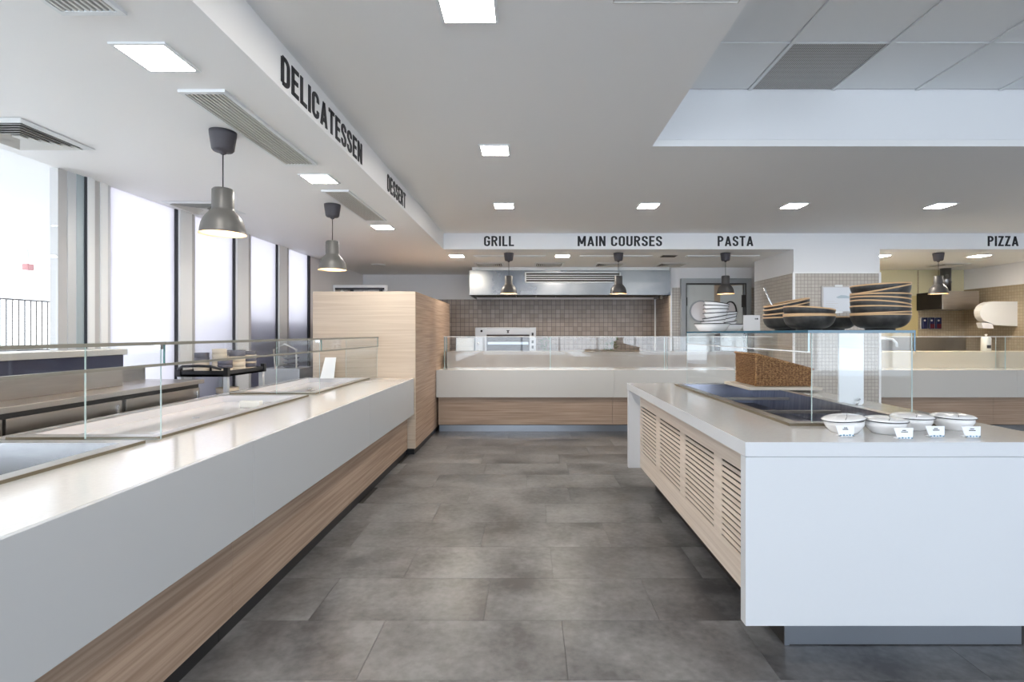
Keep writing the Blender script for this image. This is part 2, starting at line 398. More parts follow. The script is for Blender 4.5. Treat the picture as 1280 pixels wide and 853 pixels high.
def lettering(text, label, place, total, height, gap=.10):
    root = thing('fascia_lettering', label, 'sign', place(total/2, 0, 0), group='black station names on the fascia')
    ws_ = [.20 if c==' ' else letterdef(c)[0] for c in text]
    sx = total/(sum(ws_)+gap*(len(text)-1)); u = 0
    for c, wd_ in zip(text, ws_):
        if c != ' ':
            bm = nb()
            for st in letterdef(c)[1]: ribbon(bm, st, place, sx, height, u)
            obj('letter', bm, M['ink'], root)
        u += (wd_+gap)*sx
ZL = 1.45 - .0
def on_header(x0): return lambda u, v, n: (x0+u, HY-n, 2.686+v)
def on_soffit(y0): return lambda u, v, n: (SX+n, y0+u, 2.668+v)
k_ = HY/640
lettering('GRILL', 'black lettering reading GRILL on the white header', on_header((605-661)*k_), 37.5*k_, .143)
lettering('MAIN COURSES', 'black lettering reading MAIN COURSES on the white header', on_header((722-661)*k_), 105.5*k_, .143)
lettering('PASTA', 'black lettering reading PASTA on the white header', on_header((897-661)*k_), 44.5*k_, .143)
lettering('PIZZA', 'black lettering reading PIZZA on the white header at right', on_header((1234.5-661)*k_), 38.5*k_, .143)
lettering('DELICATESSEN', 'black lettering reading DELICATESSEN on the left fascia', on_soffit(2.49), 1.21, .145)
lettering('DESSERT', 'black lettering reading DESSERT on the left fascia', on_soffit(4.36), .645, .145)

# ================================================================== WALLS
wb = thing('wall_back', 'kitchen back wall, white above brown mosaic tiles', 'wall', (0,10.4,0), kind='structure')
obj('plaster', B(WX, 2.57, 10.4, 10.55, 2.14, ZC), M['wallwhite'], wb)
obj('mosaic_tiling', B(WX, 2.57, 10.38, 10.55, 0, 2.14), M['mosaic_brown'], wb)
obj('corner_trim', B(2.545, 2.57, 10.36, 10.38, 0, 2.14), M['frame_light'], wb)
wd = thing('wall_door', 'short kitchen wall of beige mosaic around the grey door', 'wall', (2.57,9.28,0), kind='structure')
DX0, DX1, DZ = 2.74, 4.0, 2.44
def wallseg(x0,x1,z0,z1,zt=2.28):
    if z0 < zt: obj('mosaic_tiling', B(x0,x1,9.28,9.4,z0,min(z1,zt)), M['mosaic_grey'], wd)
    if z1 > zt: obj('plaster', B(x0,x1,9.28,9.4,max(z0,zt),z1), M['wallwhite'], wd)
wallseg(2.57, DX0, 0, ZC); wallseg(DX1, 4.97, 0, ZC); wallseg(DX0, DX1, DZ, ZC)
obj('return_tiling', B(2.57, 2.69, 9.4, 10.4, 0, 2.14), M['mosaic_brown'], wd)
obj('return_plaster', B(2.57, 2.69, 9.4, 10.4, 2.14, ZC), M['wallwhite'], wd)
obj('corner_trim', B(2.562, 2.59, 9.262, 9.28, 0, 2.28), M['frame_light'], wd)
# column block
wc = thing('wall_center', 'tiled column block with a white top band beside the pizza bay', 'wall', (3.75,HY,0), kind='structure')
obj('mosaic_tiling', B(3.75, 4.97, HY, 8.51, 0, 2.305), M['mosaic_grey'], wc)
obj('plaster', B(3.75, 4.97, HY, 8.51, 2.305, ZC), M['header'], wc)
obj('corner_trim', B(3.735, 3.765, HY-.012, HY+.01, 0, 2.31), M['frame_light'], wc)
obj('cap_trim', B(3.735, 4.98, HY-.01, HY+.005, 2.300, 2.318), M['frame_light'], wc)
obj('corner_trim', B(4.955, 4.982, HY-.012, HY+.01, 0, 2.31), M['frame_light'], wc)
obj('rear_return', B(4.85, 4.97, 8.51, 9.65, 0, ZC), M['mustard'], wc)
wr = thing('wall_right', 'pizza kitchen walls, cream above sand mosaic', 'wall', (8.2,9.65,0), kind='structure')
obj('rear_plaster', B(4.97, 8.2, 9.65, 9.75, 2.16, ZC), mat('cream_paint', (.60,.55,.36), .7), wr)
obj('mustard_panel', B(4.97, 7.33, 9.64, 9.75, 0, 2.16), M['mustard'], wr)
obj('mosaic_tiling', B(7.33, 8.2, 9.645, 9.75, 0, 2.16), M['mosaic_warm'], wr)
obj('side_tiling', B(8.2, 8.3, HY+.25, 9.65, 0, 2.27), M['mosaic_warm'], wr)
obj('side_plaster', B(8.2, 8.3, HY+.25, 9.65, 2.27, ZC), M['wallwhite'], wr)
obj('panel_joint', B(7.325, 7.335, 9.63, 9.65, 0, ZC), M['mosaic_warm'], wr)
# hall right side, glazed rear behind the photographer
ws = thing('wall_side', 'plain white hall wall far to the right', 'wall', (8.9,0,0), kind='structure')
obj('plaster', B(8.9, 9.0, -5, HY+.3, 0, ZM), M['wallwhite'], ws)
wf = thing('wall_rear', 'glazed rear wall behind the photographer', 'wall', (0,-5,0), kind='structure')
obj('sill_wall', B(WX, 9, -5.1, -5, 0, .7), M['wallwhite'], wf)
obj('lintel', B(WX, 9, -5.1, -5, 2.4, ZM), M['wallwhite'], wf)
for i in range(9): obj('post', B(WX+i*1.52, WX+i*1.52+.08, -5.1, -5, .7, 2.4), M['frame_light'], wf)

# ---- glazed left wall
wl = thing('wall_left', 'plain white end of the left wall past the windows', 'wall', (WX,8,0), kind='structure')
obj('plaster', B(WX-.15, WX, 7.90, 10.4, 0, ZC), M['wallwhite'], wl)
obj('pier', B(WX-.15, WX, -5, -2.2, 0, ZC), M['wallwhite'], wl)
nwin = [0]
def window(y0, y1, label, mullions, pane='frosted', base=0):
    nwin[0] += 1
    t = thing('window_%d' % nwin[0], label, 'window', (WX, y0, 0), kind='structure')
    obj('pane', B(WX-.03, WX-.022, y0, y1, 0, ZC), M[pane], t)
    for (a, b, mk, depth) in mullions:
        obj('mullion', B(WX-.08, WX-.08+depth, a, b, 0, ZC), M[mk], t)
    return t
window(-2.2, 3.68, 'clear glazing at far left looking out to the railing', [(-2.2,-2.1,'frame_light',.08), (1.0,1.06,'frame_light',.08)], 'glass')
window(4.147, 4.90, 'widest frosted window pane, beside the sliding door stack', [
    (3.687,3.76,'frame_grey',.06),(3.76,3.83,'alu',.066),(3.83,3.893,'frame_teal',.07),(3.893,3.908,'gasket',.08),(3.908,3.965,'frame_light',.09),
    (3.965,4.035,'frame_grey',.07),(4.035,4.10,'frame_light',.08),(4.10,4.147,'alu',.06)])
window(5.17, 5.86, 'second frosted window pane, behind the first pendant lamp', [(4.90,4.935,'gasket',.07),(4.935,4.99,'frame_light',.09),(4.99,5.125,'frame_light',.08),(5.125,5.17,'frame_grey',.08)])
window(6.21, 6.86, 'third frosted window pane, behind the trolley', [(5.86,5.90,'gasket',.07),(5.90,5.97,'frame_light',.09),(5.97,6.16,'frame_light',.08),(6.16,6.21,'frame_grey',.08)])
window(7.19, 7.84, 'fourth frosted window pane, next to the wooden partition', [(6.86,6.90,'gasket',.07),(6.90,6.96,'frame_light',.09),(6.96,7.14,'frame_light',.08),(7.14,7.19,'frame_grey',.08),(7.84,7.90,'gasket',.08)])

# back-left window above partition
t = thing('window_6', 'low framed glass screen behind the top edge of the oak partition', 'window', (-2.9,8.82,0), kind='structure')
obj('pane', glassbox(-3.33,-2.50,8.815,8.823,.1,2.20), [M['glass'],M['glass_edge']], t)
bm = nb(); box(bm,-3.36,-2.44,8.79,8.85,2.235,2.28); box(bm,-2.48,-2.44,8.79,8.85,0,2.235); box(bm,-3.36,-3.33,8.79,8.85,0,2.235)
obj('window_frame', bm, M['frame_light'], t)
bm = nb(); box(bm,-3.33,-2.48,8.80,8.84,2.205,2.235)
obj('dark_head', bm, M['gasket'], t)
for x in (-3.25,-3.08,-2.83,-2.58): obj('blind_strip', B(x,x+.06,8.83,8.835,.1,2.205), M['gasket' if x in (-3.08,-2.58) else 'frame_grey'], t)

# ---- outdoors
tag(obj('terrace', B(-30, WX-.15, -12, 30, -.1, -.02), M['ground'], None), 'pale sunlit terrace paving outside the glazing', 'ground', kind='structure')
tag(obj('terrace_canopy', B(-9.6, WX-.2, -6, 16, 2.80, 2.95), mat('canopy_paint', (.90,.90,.89), .8), None), 'white canopy slab over the terrace outside the glazing', 'canopy', kind='structure')
pl_ = thing('pane_shade_block', 'added blue-grey block outside, darkening the lower frosted panes', 'bench', (WX-.5,7,0))  # added blocker close to the glass that shades the lower panes
obj('lower_shade_box', B(WX-.75, WX-.35, 5.0, 9.0, -.02, 1.25, .01), mat('slate_blue', (.10,.11,.20), .8), pl_)
obj('upper_shade_panel', B(WX-.42, WX-.35, 5.9, 9.0, 1.25, 1.62, .01), bpy.data.materials['slate_blue'], pl_)
rl = thing('balustrade', 'thin-barred metal balustrade out on the terrace at far left', 'railing', (-9,7,0))
obj('plinth_wall', B(-9.06,-8.94,6.6,11.6,-.02,1.02), M['ground'], rl)
obj('handrail', B(-9.03,-8.97,6.6,11.6,2.03,2.06), M['rail'], rl)
y = 6.65
while y < 11.55:
    obj('baluster', B(-9.008,-8.992,y,y+.016,1.02,2.03), M['rail'], rl); y += .108
t = thing('hanging_marker', 'small faded red box hanging under the terrace canopy', 'sign', (-8.0,8.18,2.8))
obj('housing', B(-8.05,-7.95,8.13,8.23,2.46,2.56,.005), M['pinkred'], t)
obj('rod', tube(nb(), [(-8,8.18,2.55),(-8,8.18,2.8)], .008), M['alu'], t)
t = thing('terrace_table', 'low grey table top beyond the glass at far left', 'table', (-5.0,4.9,0))
obj('tabletop', B(-5.2,-4.6,4.6,5.0,1.28,1.30), M['rail'], t); obj('pedestal', B(-4.93,-4.87,4.77,4.83,-.02,1.28), M['rail'], t)

# ================================================================== CEILING FITTINGS
def downlight(x, y, z, label, group, s=.235):
    t = thing('downlight', label, 'ceiling light', (x,y,z), group=group)
    h = s/2; bm = nb()
    for a in ((-h,h,-h,-h+.016),(-h,h,h-.016,h),(-h,-h+.016,-h+.016,h-.016),(h-.016,h,-h+.016,h-.016)): box(bm, a[0],a[1],a[2],a[3], -.008, .0)
    obj('trim_ring', bm, M['bar'], t, world=False)
    obj('diffuser', B(-h+.016,h-.016,-h+.016,h-.016,-.006,0,.0), M['led_kitchen' if y > 7 else 'led'], t, world=False)
    return t
G1 = 'square recessed lights in the grey main ceiling'
downlight(-.265, 2.21, ZM, 'square ceiling light cut by the top edge of the picture', G1, .26)
downlight(-.262, 3.96, ZM, 'square ceiling light halfway along the aisle', G1)
downlight(-.275, 5.68, ZM, 'square ceiling light above the word GRILL', G1)
downlight(1.325, 5.68, ZM, 'square ceiling light above the word MAIN COURSES', G1)
downlight(2.94, 5.68, ZM, 'square ceiling light above and right of the word PASTA', G1)
downlight(4.56, 5.68, ZM, 'square ceiling light furthest right, nearest the word PIZZA', G1)
for yy in (.35, -1.4, -3.2):  # added unseen lamps that even out the light in the hall
    downlight(-.262, yy, ZM, 'added unseen square light in the lower main ceiling behind the viewpoint, ' + {.35:'nearest the aisle',-1.4:'midway down the hall',-3.2:'by the rear glazing'}[yy], 'added square ceiling lights behind the viewpoint')
for xx in (2.94, 6.2):  # more unseen fill lamps, added at the rear
    downlight(xx, -3.2, ZM, 'added unseen square ceiling light by the rear glazing, ' + ('left of the bay' if xx<4 else 'far right'), 'added square ceiling lights behind the viewpoint')
for yy in (3.96, 0.4):  # out-of-view lamps added for fill on the right
    downlight(6.2, yy, ZM, 'added unseen square ceiling light right of the tiled bay, ' + ('far one' if yy>1 else 'near one'), 'added square ceiling lights beyond the island')
G2 = 'square recessed lights in the left soffit'
downlight(-1.605, 2.21, ZC, 'large looking square light in the left soffit, nearest the viewer', G2)
downlight(-1.61, 3.94, ZC, 'square soffit light between the two long slatted grilles', G2)
downlight(-1.635, 5.73, ZC, 'square soffit light past the second slatted grille', G2)
G3 = 'square recessed lights in the kitchen ceiling'
downlight(-1.107, 7.87, ZC, 'kitchen ceiling light left of the GRILL lamp', G3)
downlight(.516, 7.87, ZC, 'kitchen ceiling light between the GRILL and MAIN COURSES lamps', G3)
downlight(5.40, 7.87, ZC, 'kitchen ceiling light right beside the white column band', G3)
downlight(6.92, 7.87, ZC, 'kitchen ceiling light below the word PIZZA', G3)

def linear_grille(x0,x1,y0,y1,label,z=ZC):
    t = thing('slatted_grille', label, 'air vent', ((x0+x1)/2,(y0+y1)/2,z), group='long slatted air grilles in the left soffit')
    bm = nb(); f=.018
    box(bm,x0,x1,y0,y0+f*1.3,z-.014,z); box(bm,x0,x1,y1-f*1.3,y1,z-.014,z); box(bm,x0,x0+f,y0+f*1.3,y1-f*1.3,z-.014,z); box(bm,x1-f,x1,y0+f*1.3,y1-f*1.3,z-.014,z)
    obj('frame', bm, M['bar'], t)
    obj('backing', B(x0+f,x1-f,y0+f,y1-f,z-.003,z), M['ventdark'], t)
    n = 9; p = (x1-x0-2*f)/n
    for i in range(n):
        a = x0+f+p*i
        obj('slat', prism(nb(), [(a+p*.12,z-.012),(a+p*.55,z-.012),(a+p*.68,z-.005),(a+p*.20,z-.005)], 'y', y0+f*1.3, y1-f*1.3), M['vent'], t)
linear_grille(-1.73,-1.49,.8,1.9,'slatted soffit grille cut by the top left edge of the picture')
linear_grille(-1.715,-1.485,2.50,3.60,'long slatted soffit grille above the first pendant lamp')
linear_grille(-1.725,-1.495,4.25,5.38,'long slatted soffit grille above the second pendant lamp')

def diffuser4(x, y, label, group, s=.49, z=ZC):
    t = thing('square_diffuser', label, 'air vent', (x,y,z), group=group)
    def ring(bm, h, wd_, z0, z1):
        # tapered ring: outer bigger at bottom
        for (sx_, sy_) in ((1,0),(-1,0),(0,1),(0,-1)):
            if sx_: vs = [(sx_*h,-h,z0),(sx_*h,h,z0),(sx_*(h-wd_),h-wd_,z1),(sx_*(h-wd_),-h+wd_,z1)]
            else: vs = [(-h,sy_*h,z0),(h,sy_*h,z0),(h-wd_,sy_*(h-wd_),z1),(-h+wd_,sy_*(h-wd_),z1)]
            a = [bm.verts.new(v) for v in vs]; b = [bm.verts.new((v[0],v[1],v[2]+.003)) for v in vs]
            for i in range(4): bm.faces.new((a[i],a[(i+1)%4],b[(i+1)%4],b[i]))
            bm.faces.new(a); bm.faces.new(b)
    h = s/2; bm = nb(); ring(bm, h, .035, -.006, -.016); obj('frame', bm, M['bar'], t, world=False)
    for i in range(5):
        hh = h-.045-i*.034
        bm = nb(); ring(bm, hh, .024, -.022, -.006); obj('louvre', bm, M['vent'], t, world=False)
    obj('backing', B(-h+.03,h-.03,-h+.03,h-.03,-.002,0), M['ventdark'], t, world=False)
    obj('centre_plate', B(-.025,.025,-.025,.025,-.02,-.012), M['vent'], t, world=False)
G4 = 'square air diffusers in the left soffit'
diffuser4(-3.05, 3.07, 'square air diffuser at the far left over the clear glazing', G4)
diffuser4(-3.06, 4.85, 'square air diffuser partly behind the first pendant lamp', G4)
G5 = 'square air diffusers in the kitchen ceiling'
for px, lb in ((612,'diffuser above the left end of the steel hood, by the GRILL lamp'),(686,'diffuser above the louvred middle of the steel hood'),(761,'diffuser just left of the MAIN COURSES lamp'),(838,'diffuser above the right end of the steel hood')):
    diffuser4((px-661)*8.88/640, 8.84, 'square ceiling '+lb, G5, .5)
diffuser4(7.25, 8.88, 'square ceiling diffuser above the pizza kitchen duct', G5, .5)
G6 = 'slim slot diffusers in the kitchen ceiling'
for a, b, lb in ((592,682,'slim ceiling slot crossing behind the GRILL lamp cap'),(725,815,'slim ceiling slot crossing behind the MAIN COURSES lamp cap'),(858,948,'slim ceiling slot crossing behind the PASTA lamp cap')):
    x0, x1 = (a-661)*7.87/640, (b-661)*7.87/640
    t = thing('slot_diffuser', lb, 'air vent', ((x0+x1)/2,7.87,ZC), group=G6)
    bm = nb(); box(bm,x0,x1,7.82,7.845,ZC-.01,ZC); box(bm,x0,x1,7.90,7.925,ZC-.01,ZC); box(bm,x0,x0+.03,7.845,7.90,ZC-.01,ZC); box(bm,x1-.03,x1,7.845,7.90,ZC-.01,ZC)
    obj('frame', bm, M['bar'], t); obj('slot', B(x0+.03,x1-.03,7.845,7.90,ZC-.002,ZC), M['ventdark'], t)
t = thing('ceiling_vent', 'small dark ceiling vent between MAIN COURSES and PASTA lamps', 'air vent', (2.15,7.87,ZC))
obj('frame', B(2.02,2.28,7.76,7.98,ZC-.006,ZC,.002), M['vent'], t); obj('grid', B(2.04,2.26,7.78,7.96,ZC-.010,ZC-.006), M['ventdark'], t)
t = thing('ceiling_disc', 'small round ceiling disc near the partition', 'ceiling speaker', (-2.6,8.85,ZC))
obj('plate', lathe(nb(), [(0,-.012),(.09,-.012),(.10,0)], 32), M['vent'], t, world=False)
obj('rim', lathe(nb(), [(.10,0),(.10,-.016),(.112,-.016),(.115,0)], 32), M['bar'], t, world=False)
t = thing('access_panel', 'faint square access hatch in the grey ceiling near the top edge', 'access panel', (.56,2.02,ZM))
bm = nb()
for a in ((.36,.90,2.195,2.20),(.36,.365,1.7,2.195),(.895,.90,1.7,2.195)): box(bm, a[0],a[1],a[2],a[3],ZM-.002,ZM)
obj('joint', bm, M['vent'], t)

# pendant lamps
def pendant(x, y, label, body='lampgrey'):
    t = thing('pendant_lamp', label, 'lamp', (x,y,ZC), group='bell-shaped pendant lamps with charcoal caps')
    obj('ceiling_cap', lathe(nb(), [(0,0),(.073,0),(.072,-.02),(.060,-.105),(.052,-.115),(.020,-.118),(.018,-.128),(.008,-.135),(0,-.135)], 40), M['lampcap'], t, world=False)
    obj('cord', tube(nb(), [(0,0,-.13),(0,0,-.345)], .0035, 8), M['black'], t, world=False)
    z0 = -.338
    outer = [(0,z0+.002),(.052,z0),(.058,z0-.008),(.059,z0-.115),(.060,z0-.125),(.070,z0-.137),(.086,z0-.155),(.103,z0-.18),(.114,z0-.208),(.120,z0-.24),(.122,z0-.262),(.127,z0-.268)]
    obj('lamp_shade', lathe(nb(), outer, 48), M[body], t, world=False)
    inner = [(.1265,z0-.268),(.119,z0-.262),(.117,z0-.24),(.111,z0-.208),(.100,z0-.18),(.083,z0-.157),(.067,z0-.141),(.055,z0-.13),(.055,z0-.05),(0,z0-.05)]
    obj('shade_lining', lathe(nb(), inner, 48), M['lining'], t, world=False)
    obj('bulb', lathe(nb(), [(0,z0-.05),(.014,z0-.055),(.016,z0-.10),(.03,z0-.13),(.033,z0-.155),(.024,z0-.178),(0,z0-.188)], 20), M['bulb'], t, world=False)
    return t
pendant(-1.81, 3.03, 'largest looking grey pendant lamp, nearest over the left counter')
pendant(-1.818, 4.74, 'grey pendant lamp further along the left counter')
pendant(-.297, 7.6, 'dark pendant lamp hanging below the word GRILL', 'lampdark')
pendant(1.33, 7.6, 'dark pendant lamp hanging below the word MAIN COURSES', 'lampdark')
pendant(2.92, 7.6, 'dark pendant lamp hanging below the word PASTA in front of the door', 'lampdark')
pendant(6.08, 7.6, 'dark pendant lamp in the pizza bay, furthest right', 'lampdark')

# ================================================================== LEFT COUNTER
ZT = .915; FX = -1.367
WELLS = [(.75,2.48),(2.58,4.33),(4.50,6.0)]
lc = thing('serving_counter', 'long white serving counter with oak base along the left side', 'counter', (-1.5,3,0))
bm = nb(); TX0, TX1, WX0, WX1 = -2.74, FX-.02, -2.61, -1.88
box(bm, TX0, WX0, .2, 6.095, ZT-.03, ZT); box(bm, WX1, TX1, .2, 6.095, ZT-.03, ZT)
prev = .2
for a, b in WELLS: box(bm, WX0, WX1, prev, a, ZT-.03, ZT); prev = b
box(bm, WX0, WX1, prev, 6.095, ZT-.03, ZT)
obj('worktop', bm, M['solid'], lc)
ps = [.2, 2.545, 4.40, 6.09]
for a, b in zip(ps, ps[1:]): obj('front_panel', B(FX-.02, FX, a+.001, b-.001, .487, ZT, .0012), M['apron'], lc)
ps = [.2, 2.49, 4.11, 6.08]
for a, b in zip(ps, ps[1:]): obj('oak_panel', B(-1.47, -1.442, a+.0012, b-.0012, .075, .55, .001), M['oak_y'], lc)
obj('soffit_board', B(-1.47, FX-.021, .2, 6.08, .50, .53), M['plinth'], lc)
ps = [.2, 2.40, 4.2, 6.08]
for a, b in zip(ps, ps[1:]): obj('toe_kick', B(-1.48, -1.455, a+.001, b-.001, 0, .075), M['black'], lc)
obj('carcass', B(-2.72, -1.485, .2, 6.08, .02, .70), M['plinth'], lc)
obj('back_panel', B(-2.74, -2.72, .2, 6.08, 0, ZT-.03), M['steel'], lc)

def well(name, label, x0,x1,y0,y1,z,depth,mats, rim=.055, tk=.016, group=None, divs=()):
    t = thing(name, label, 'food well', ((x0+x1)/2,(y0+y1)/2,z), group=group)
    bm = nb(); o=.012
    box(bm,x0-o,x1+o,y0-o,y0+rim,z,z+tk); box(bm,x0-o,x1+o,y1-rim,y1+o,z,z+tk); box(bm,x0-o,x0+rim,y0+rim,y1-rim,z,z+tk); box(bm,x1-rim,x1+o,y0+rim,y1-rim,z,z+tk)
    obj('rim', bm, mats[0], t)
    bm = nb(); e=.0015; o2=o+e
    box(bm,x0-o2,x1+o2,y0-o2,y0-o,z+.0006,z+tk-.002); box(bm,x0-o2,x1+o2,y1+o,y1+o2,z+.0006,z+tk-.002); box(bm,x0-o2,x0-o,y0-o,y1+o,z+.0006,z+tk-.002); box(bm,x1+o,x1+o2,y0-o,y1+o,z+.0006,z+tk-.002)
    obj('rim_edge', bm, M['well_edge'], t, label='bronze-brown outer rim edge')
    bm = nb(); a,b,c,d = x0+rim,x1-rim,y0+rim,y1-rim; zt=z+tk-.001; zb=z-depth; i=.012
    top=[(a,c,zt),(b,c,zt),(b,d,zt),(a,d,zt)]; bot=[(a+i,c+i,zb),(b-i,c+i,zb),(b-i,d-i,zb),(a+i,d-i,zb)]
    vt=[bm.verts.new(v) for v in top]; vb=[bm.verts.new(v) for v in bot]
    for k in range(4): bm.faces.new((vt[k],vt[(k+1)%4],vb[(k+1)%4],vb[k]))
    bm.faces.new(vb)
    obj('basin', bm, mats[1], t)
    for yy in divs: obj('divider', B(a+.004,b-.004,yy-.012,yy+.012,z-.045,z-.025,.003), mats[0], t)
    obj('drain', lathe(nb(), [(0,zb-z+.004),(.022,zb-z+.004),(.026,zb-z+.0005)],20), M['steel_bright'], t, world=False)
    return t
GW = 'steel food wells let into the left counter'
well('food_well','deep steel food well at the near left corner', WX0,WX1,*WELLS[0],ZT,.13,(M['steel_rim'],M['steel']),group=GW)
well('food_well','shallow food well with a painted-in reflection in the middle of the left counter', WX0,WX1,*WELLS[1],ZT,.035,(M['steel_rim'],M['hotplate']),group=GW)
well('food_well','shallow food well at the partition end of the left counter', WX0,WX1,*WELLS[2],ZT,.035,(M['steel_rim'],M['hotplate']),group=GW)

# sneeze guard left
GLP = (M['glass'], M['glass_edge_pale']); GLG = (M['glass_shelf'], M['glass_edge'])
sg = thing('sneeze_guard', 'long clear glass guard standing on the left counter', 'glass guard', (-1.98,3.5,ZT))
for a, b in ((.6,2.52),(2.524,4.43),(4.434,6.09)):
    obj('glass_shelf', glassbox(-2.17,-1.80,a,b,1.396,1.406), list(GLG), sg)
    obj('front_pane', glassbox(-1.800,-1.792,a,b,1.300,1.406), [M['glass'],M['glass_edge']], sg)
for y in (.62, 2.50, 4.40, 6.07):
    bm = glassbox(-2.17,-1.80,y,y+.010,ZT+.018,1.396)
    obj('side_pane', bm, list(GLP), sg)
for a, b in ((.6,2.52),(2.524,4.43),(4.434,6.09)):
    obj('lower_rail', B(-1.804,-1.790,a,b,1.290,1.303), M['olive_trim'], sg)
    obj('shelf_trim', B(-1.7915,-1.786,a,b,1.394,1.409), M['olive_trim'], sg)
for y in (2.50,4.40):
    obj('clamp', B(-1.83,-1.795,y-.006,y+.016,1.372,1.396), M['steel_bright'], sg)

# oak partition
pt = thing('oak_partition', 'tall pale oak partition box at the end of the left counter', 'partition', (-1.95,7.4,0))
obj('front_board', B(-2.573,-1.353,6.10,6.125,.075,1.95,.001), M['oak_partition'], pt)
obj('side_board', B(-1.377,-1.352,6.125,8.75,.075,1.95,.001), M['oak_y'], pt)
obj('other_side_board', B(-2.573,-2.55,6.125,8.75,.075,1.95), M['oak_y'], pt)
obj('top_board', B(-2.55,-1.377,6.125,8.75,1.92,1.95), M['oak_y'], pt)
obj('toe_kick', B(-2.55,-1.37,6.13,8.74,0,.075), M['black'], pt)
for z, x0, x1, yy in ((1.17,-2.2,-1.353,6.0995),(1.61,-2.573,-1.9,6.0995)):
    pass

t = thing('white_card', 'blank white board leaning on the oak partition', 'board', (-2.40,6.0,ZT+.012))
x0,x1 = (402-661)*5.98/640, (417-661)*5.98/640
bm = nb()
v = [(x0,5.93,ZT+.012),(x1+.02,5.93,ZT+.012),(x1-.01,6.085,1.165),(x0,6.085,1.165)]
a = [bm.verts.new(p) for p in v]; b = [bm.verts.new((p[0],p[1]+.008,p[2])) for p in v]
for i in range(4): bm.faces.new((a[i],a[(i+1)%4],b[(i+1)%4],b[i]))
bm.faces.new(a); bm.faces.new(b)
obj('sheet', bm, M['whiteboard'], t)
t = thing('label_holder', 'small white plastic ticket lying in the middle food well', 'ticket', (-2.0,3.9,.89))
def px3(px, py, z): # point on plane z seen at pixel (used once, when measuring)
    Y = (1.45-z)*640/(py-417); return ((px-661)*Y/640, Y, z)
obj('ticket', B(-2.22,-2.06,3.92,3.97,.8805,.93,.006), M['plasticwhite'], t)

# ---- steel bench behind the left counter
sb = thing('steel_bench', 'stainless prep bench with doors behind the left counter', 'bench', (-3.0,3,0))
obj('bench_top', B(-3.34,-2.80,.4,4.42,1.02,1.055,.003), M['steel_warm'], sb)
obj('upstand', B(-3.34,-3.31,.4,4.42,1.055,1.16), M['steel_warm'], sb)
obj('body', B(-3.32,-2.845,.42,4.41,.10,1.02), M['plinth'], sb)
for a, b in ((.45,1.6),(1.62,2.75),(2.77,3.56),(3.60,4.40)):
    d = obj('bench_door', B(-2.844,-2.828,a,b,.14,.985,.002), M['steel_warm'], sb)
    obj('door_handle', B(-2.828,-2.815,b-.05,b-.03,.5,.96,.003), M['steel_bright'], d)
for y in (.5, 4.3): obj('foot', B(-3.2,-2.9,y,y+.06,0,.10), M['steel'], sb)
rf = thing('display_chiller', 'low dark steel topping chiller on the prep bench', 'chiller', (-3.2,2.5,1.055))
obj('base', B(-3.30,-3.06,.5,3.86,1.056,1.184,.004), M['steel_warm'], rf)
obj('housing', B(-3.305,-3.055,.5,3.86,1.185,1.29,.004), M['navy'], rf)
obj('lid', B(-3.32,-3.03,.5,3.87,1.291,1.335,.004), M['steel_rim'], rf)
for k in range(5): obj('lid_seam', B(-3.0295,-3.028,.7+k*.7,.708+k*.7,1.275,1.33), M['plinth'], rf)

# ---- trolley with stacked dishes
tr_ = thing('service_trolley', 'grey service trolley with black tray tops behind the left counter', 'trolley', (-3.01,5.05,0))
for z in (.30, .72, 1.05):
    bm = nb(); box(bm,-3.24,-2.78,4.72,5.39,z,z+.02); h=.055
    box(bm,-3.24,-2.78,4.72,4.735,z,z+h); box(bm,-3.24,-2.78,5.375,5.39,z,z+h); box(bm,-3.24,-3.225,4.735,5.375,z,z+h); box(bm,-2.795,-2.78,4.735,5.375,z,z+h)
    for cx in (-3.23,-2.79):
        for cy in (4.73,5.38): box(bm,cx-.02,cx+.02,cy-.02,cy+.02,z,z+.085)
    obj('tray_top', bm, M['black'], tr_)
for cx in (-3.225,-2.80):
    for cy in (4.74,5.37): obj('post', B(cx-.018,cx+.018,cy-.018,cy+.018,.08,1.05), M['alu'], tr_)
for cx in (-3.225,-2.80):
    for cy in (4.74,5.37): obj('wheel', prism(nb(), [(cy+.04*math.cos(a*PI/6),.04+.04*math.sin(a*PI/6)) for a in range(12)], 'x', cx-.012, cx+.012), M['black'], tr_)
obj('push_handle', tube(nb(), [(-3.22,4.70,1.12),(-3.15,4.66,1.15),(-3.0,4.65,1.155),(-2.9,4.66,1.15),(-2.82,4.70,1.12)], .012), M['black'], tr_)

def dish(name, prof, mt, rimm=None):
    pass
def straight_dish(label, loc, r, h, mt, group, tilt=0):
    o = obj('serving_dish', lathe(nb(), [(0,0),(r*.93,0),(r*.96,.003),(r,h),(r-.006,h),(r*.9,.008),(0,.008)], 28), mt, None, loc=None)
    o.location = loc; o.rotation_euler = (tilt,0,random.random()*6)
    return tag(o, label, 'dish', group)
GS = 'stacked straight-sided dishes on the service trolley'
zt = 1.071
stacks = [(-3.13,4.90,[('b',.05),('b',.05),('d',.045),('d',.045)],'leftmost trolley stack'),
          (-2.99,4.95,[('b',.045)]*5,'tallest beige trolley stack'),
          (-2.87,4.84,[('b',.05),('d',.035),('d',.04)],'front trolley stack'),
          (-2.90,5.09,[('b',.05),('b',.05),('b',.05),('d',.06)],'middle trolley stack'),
          (-2.88,5.28,[('b',.035),('d',.035),('b',.02),('d',.045),('b',.02),('d',.035)],'far trolley stack of alternating dishes'),
          (-3.10,5.22,[('b',.05),('b',.05),('b',.05),('d',.055)],'rear trolley stack nearest the window')]
ordn = ['lowest','second','third','fourth','fifth','sixth']
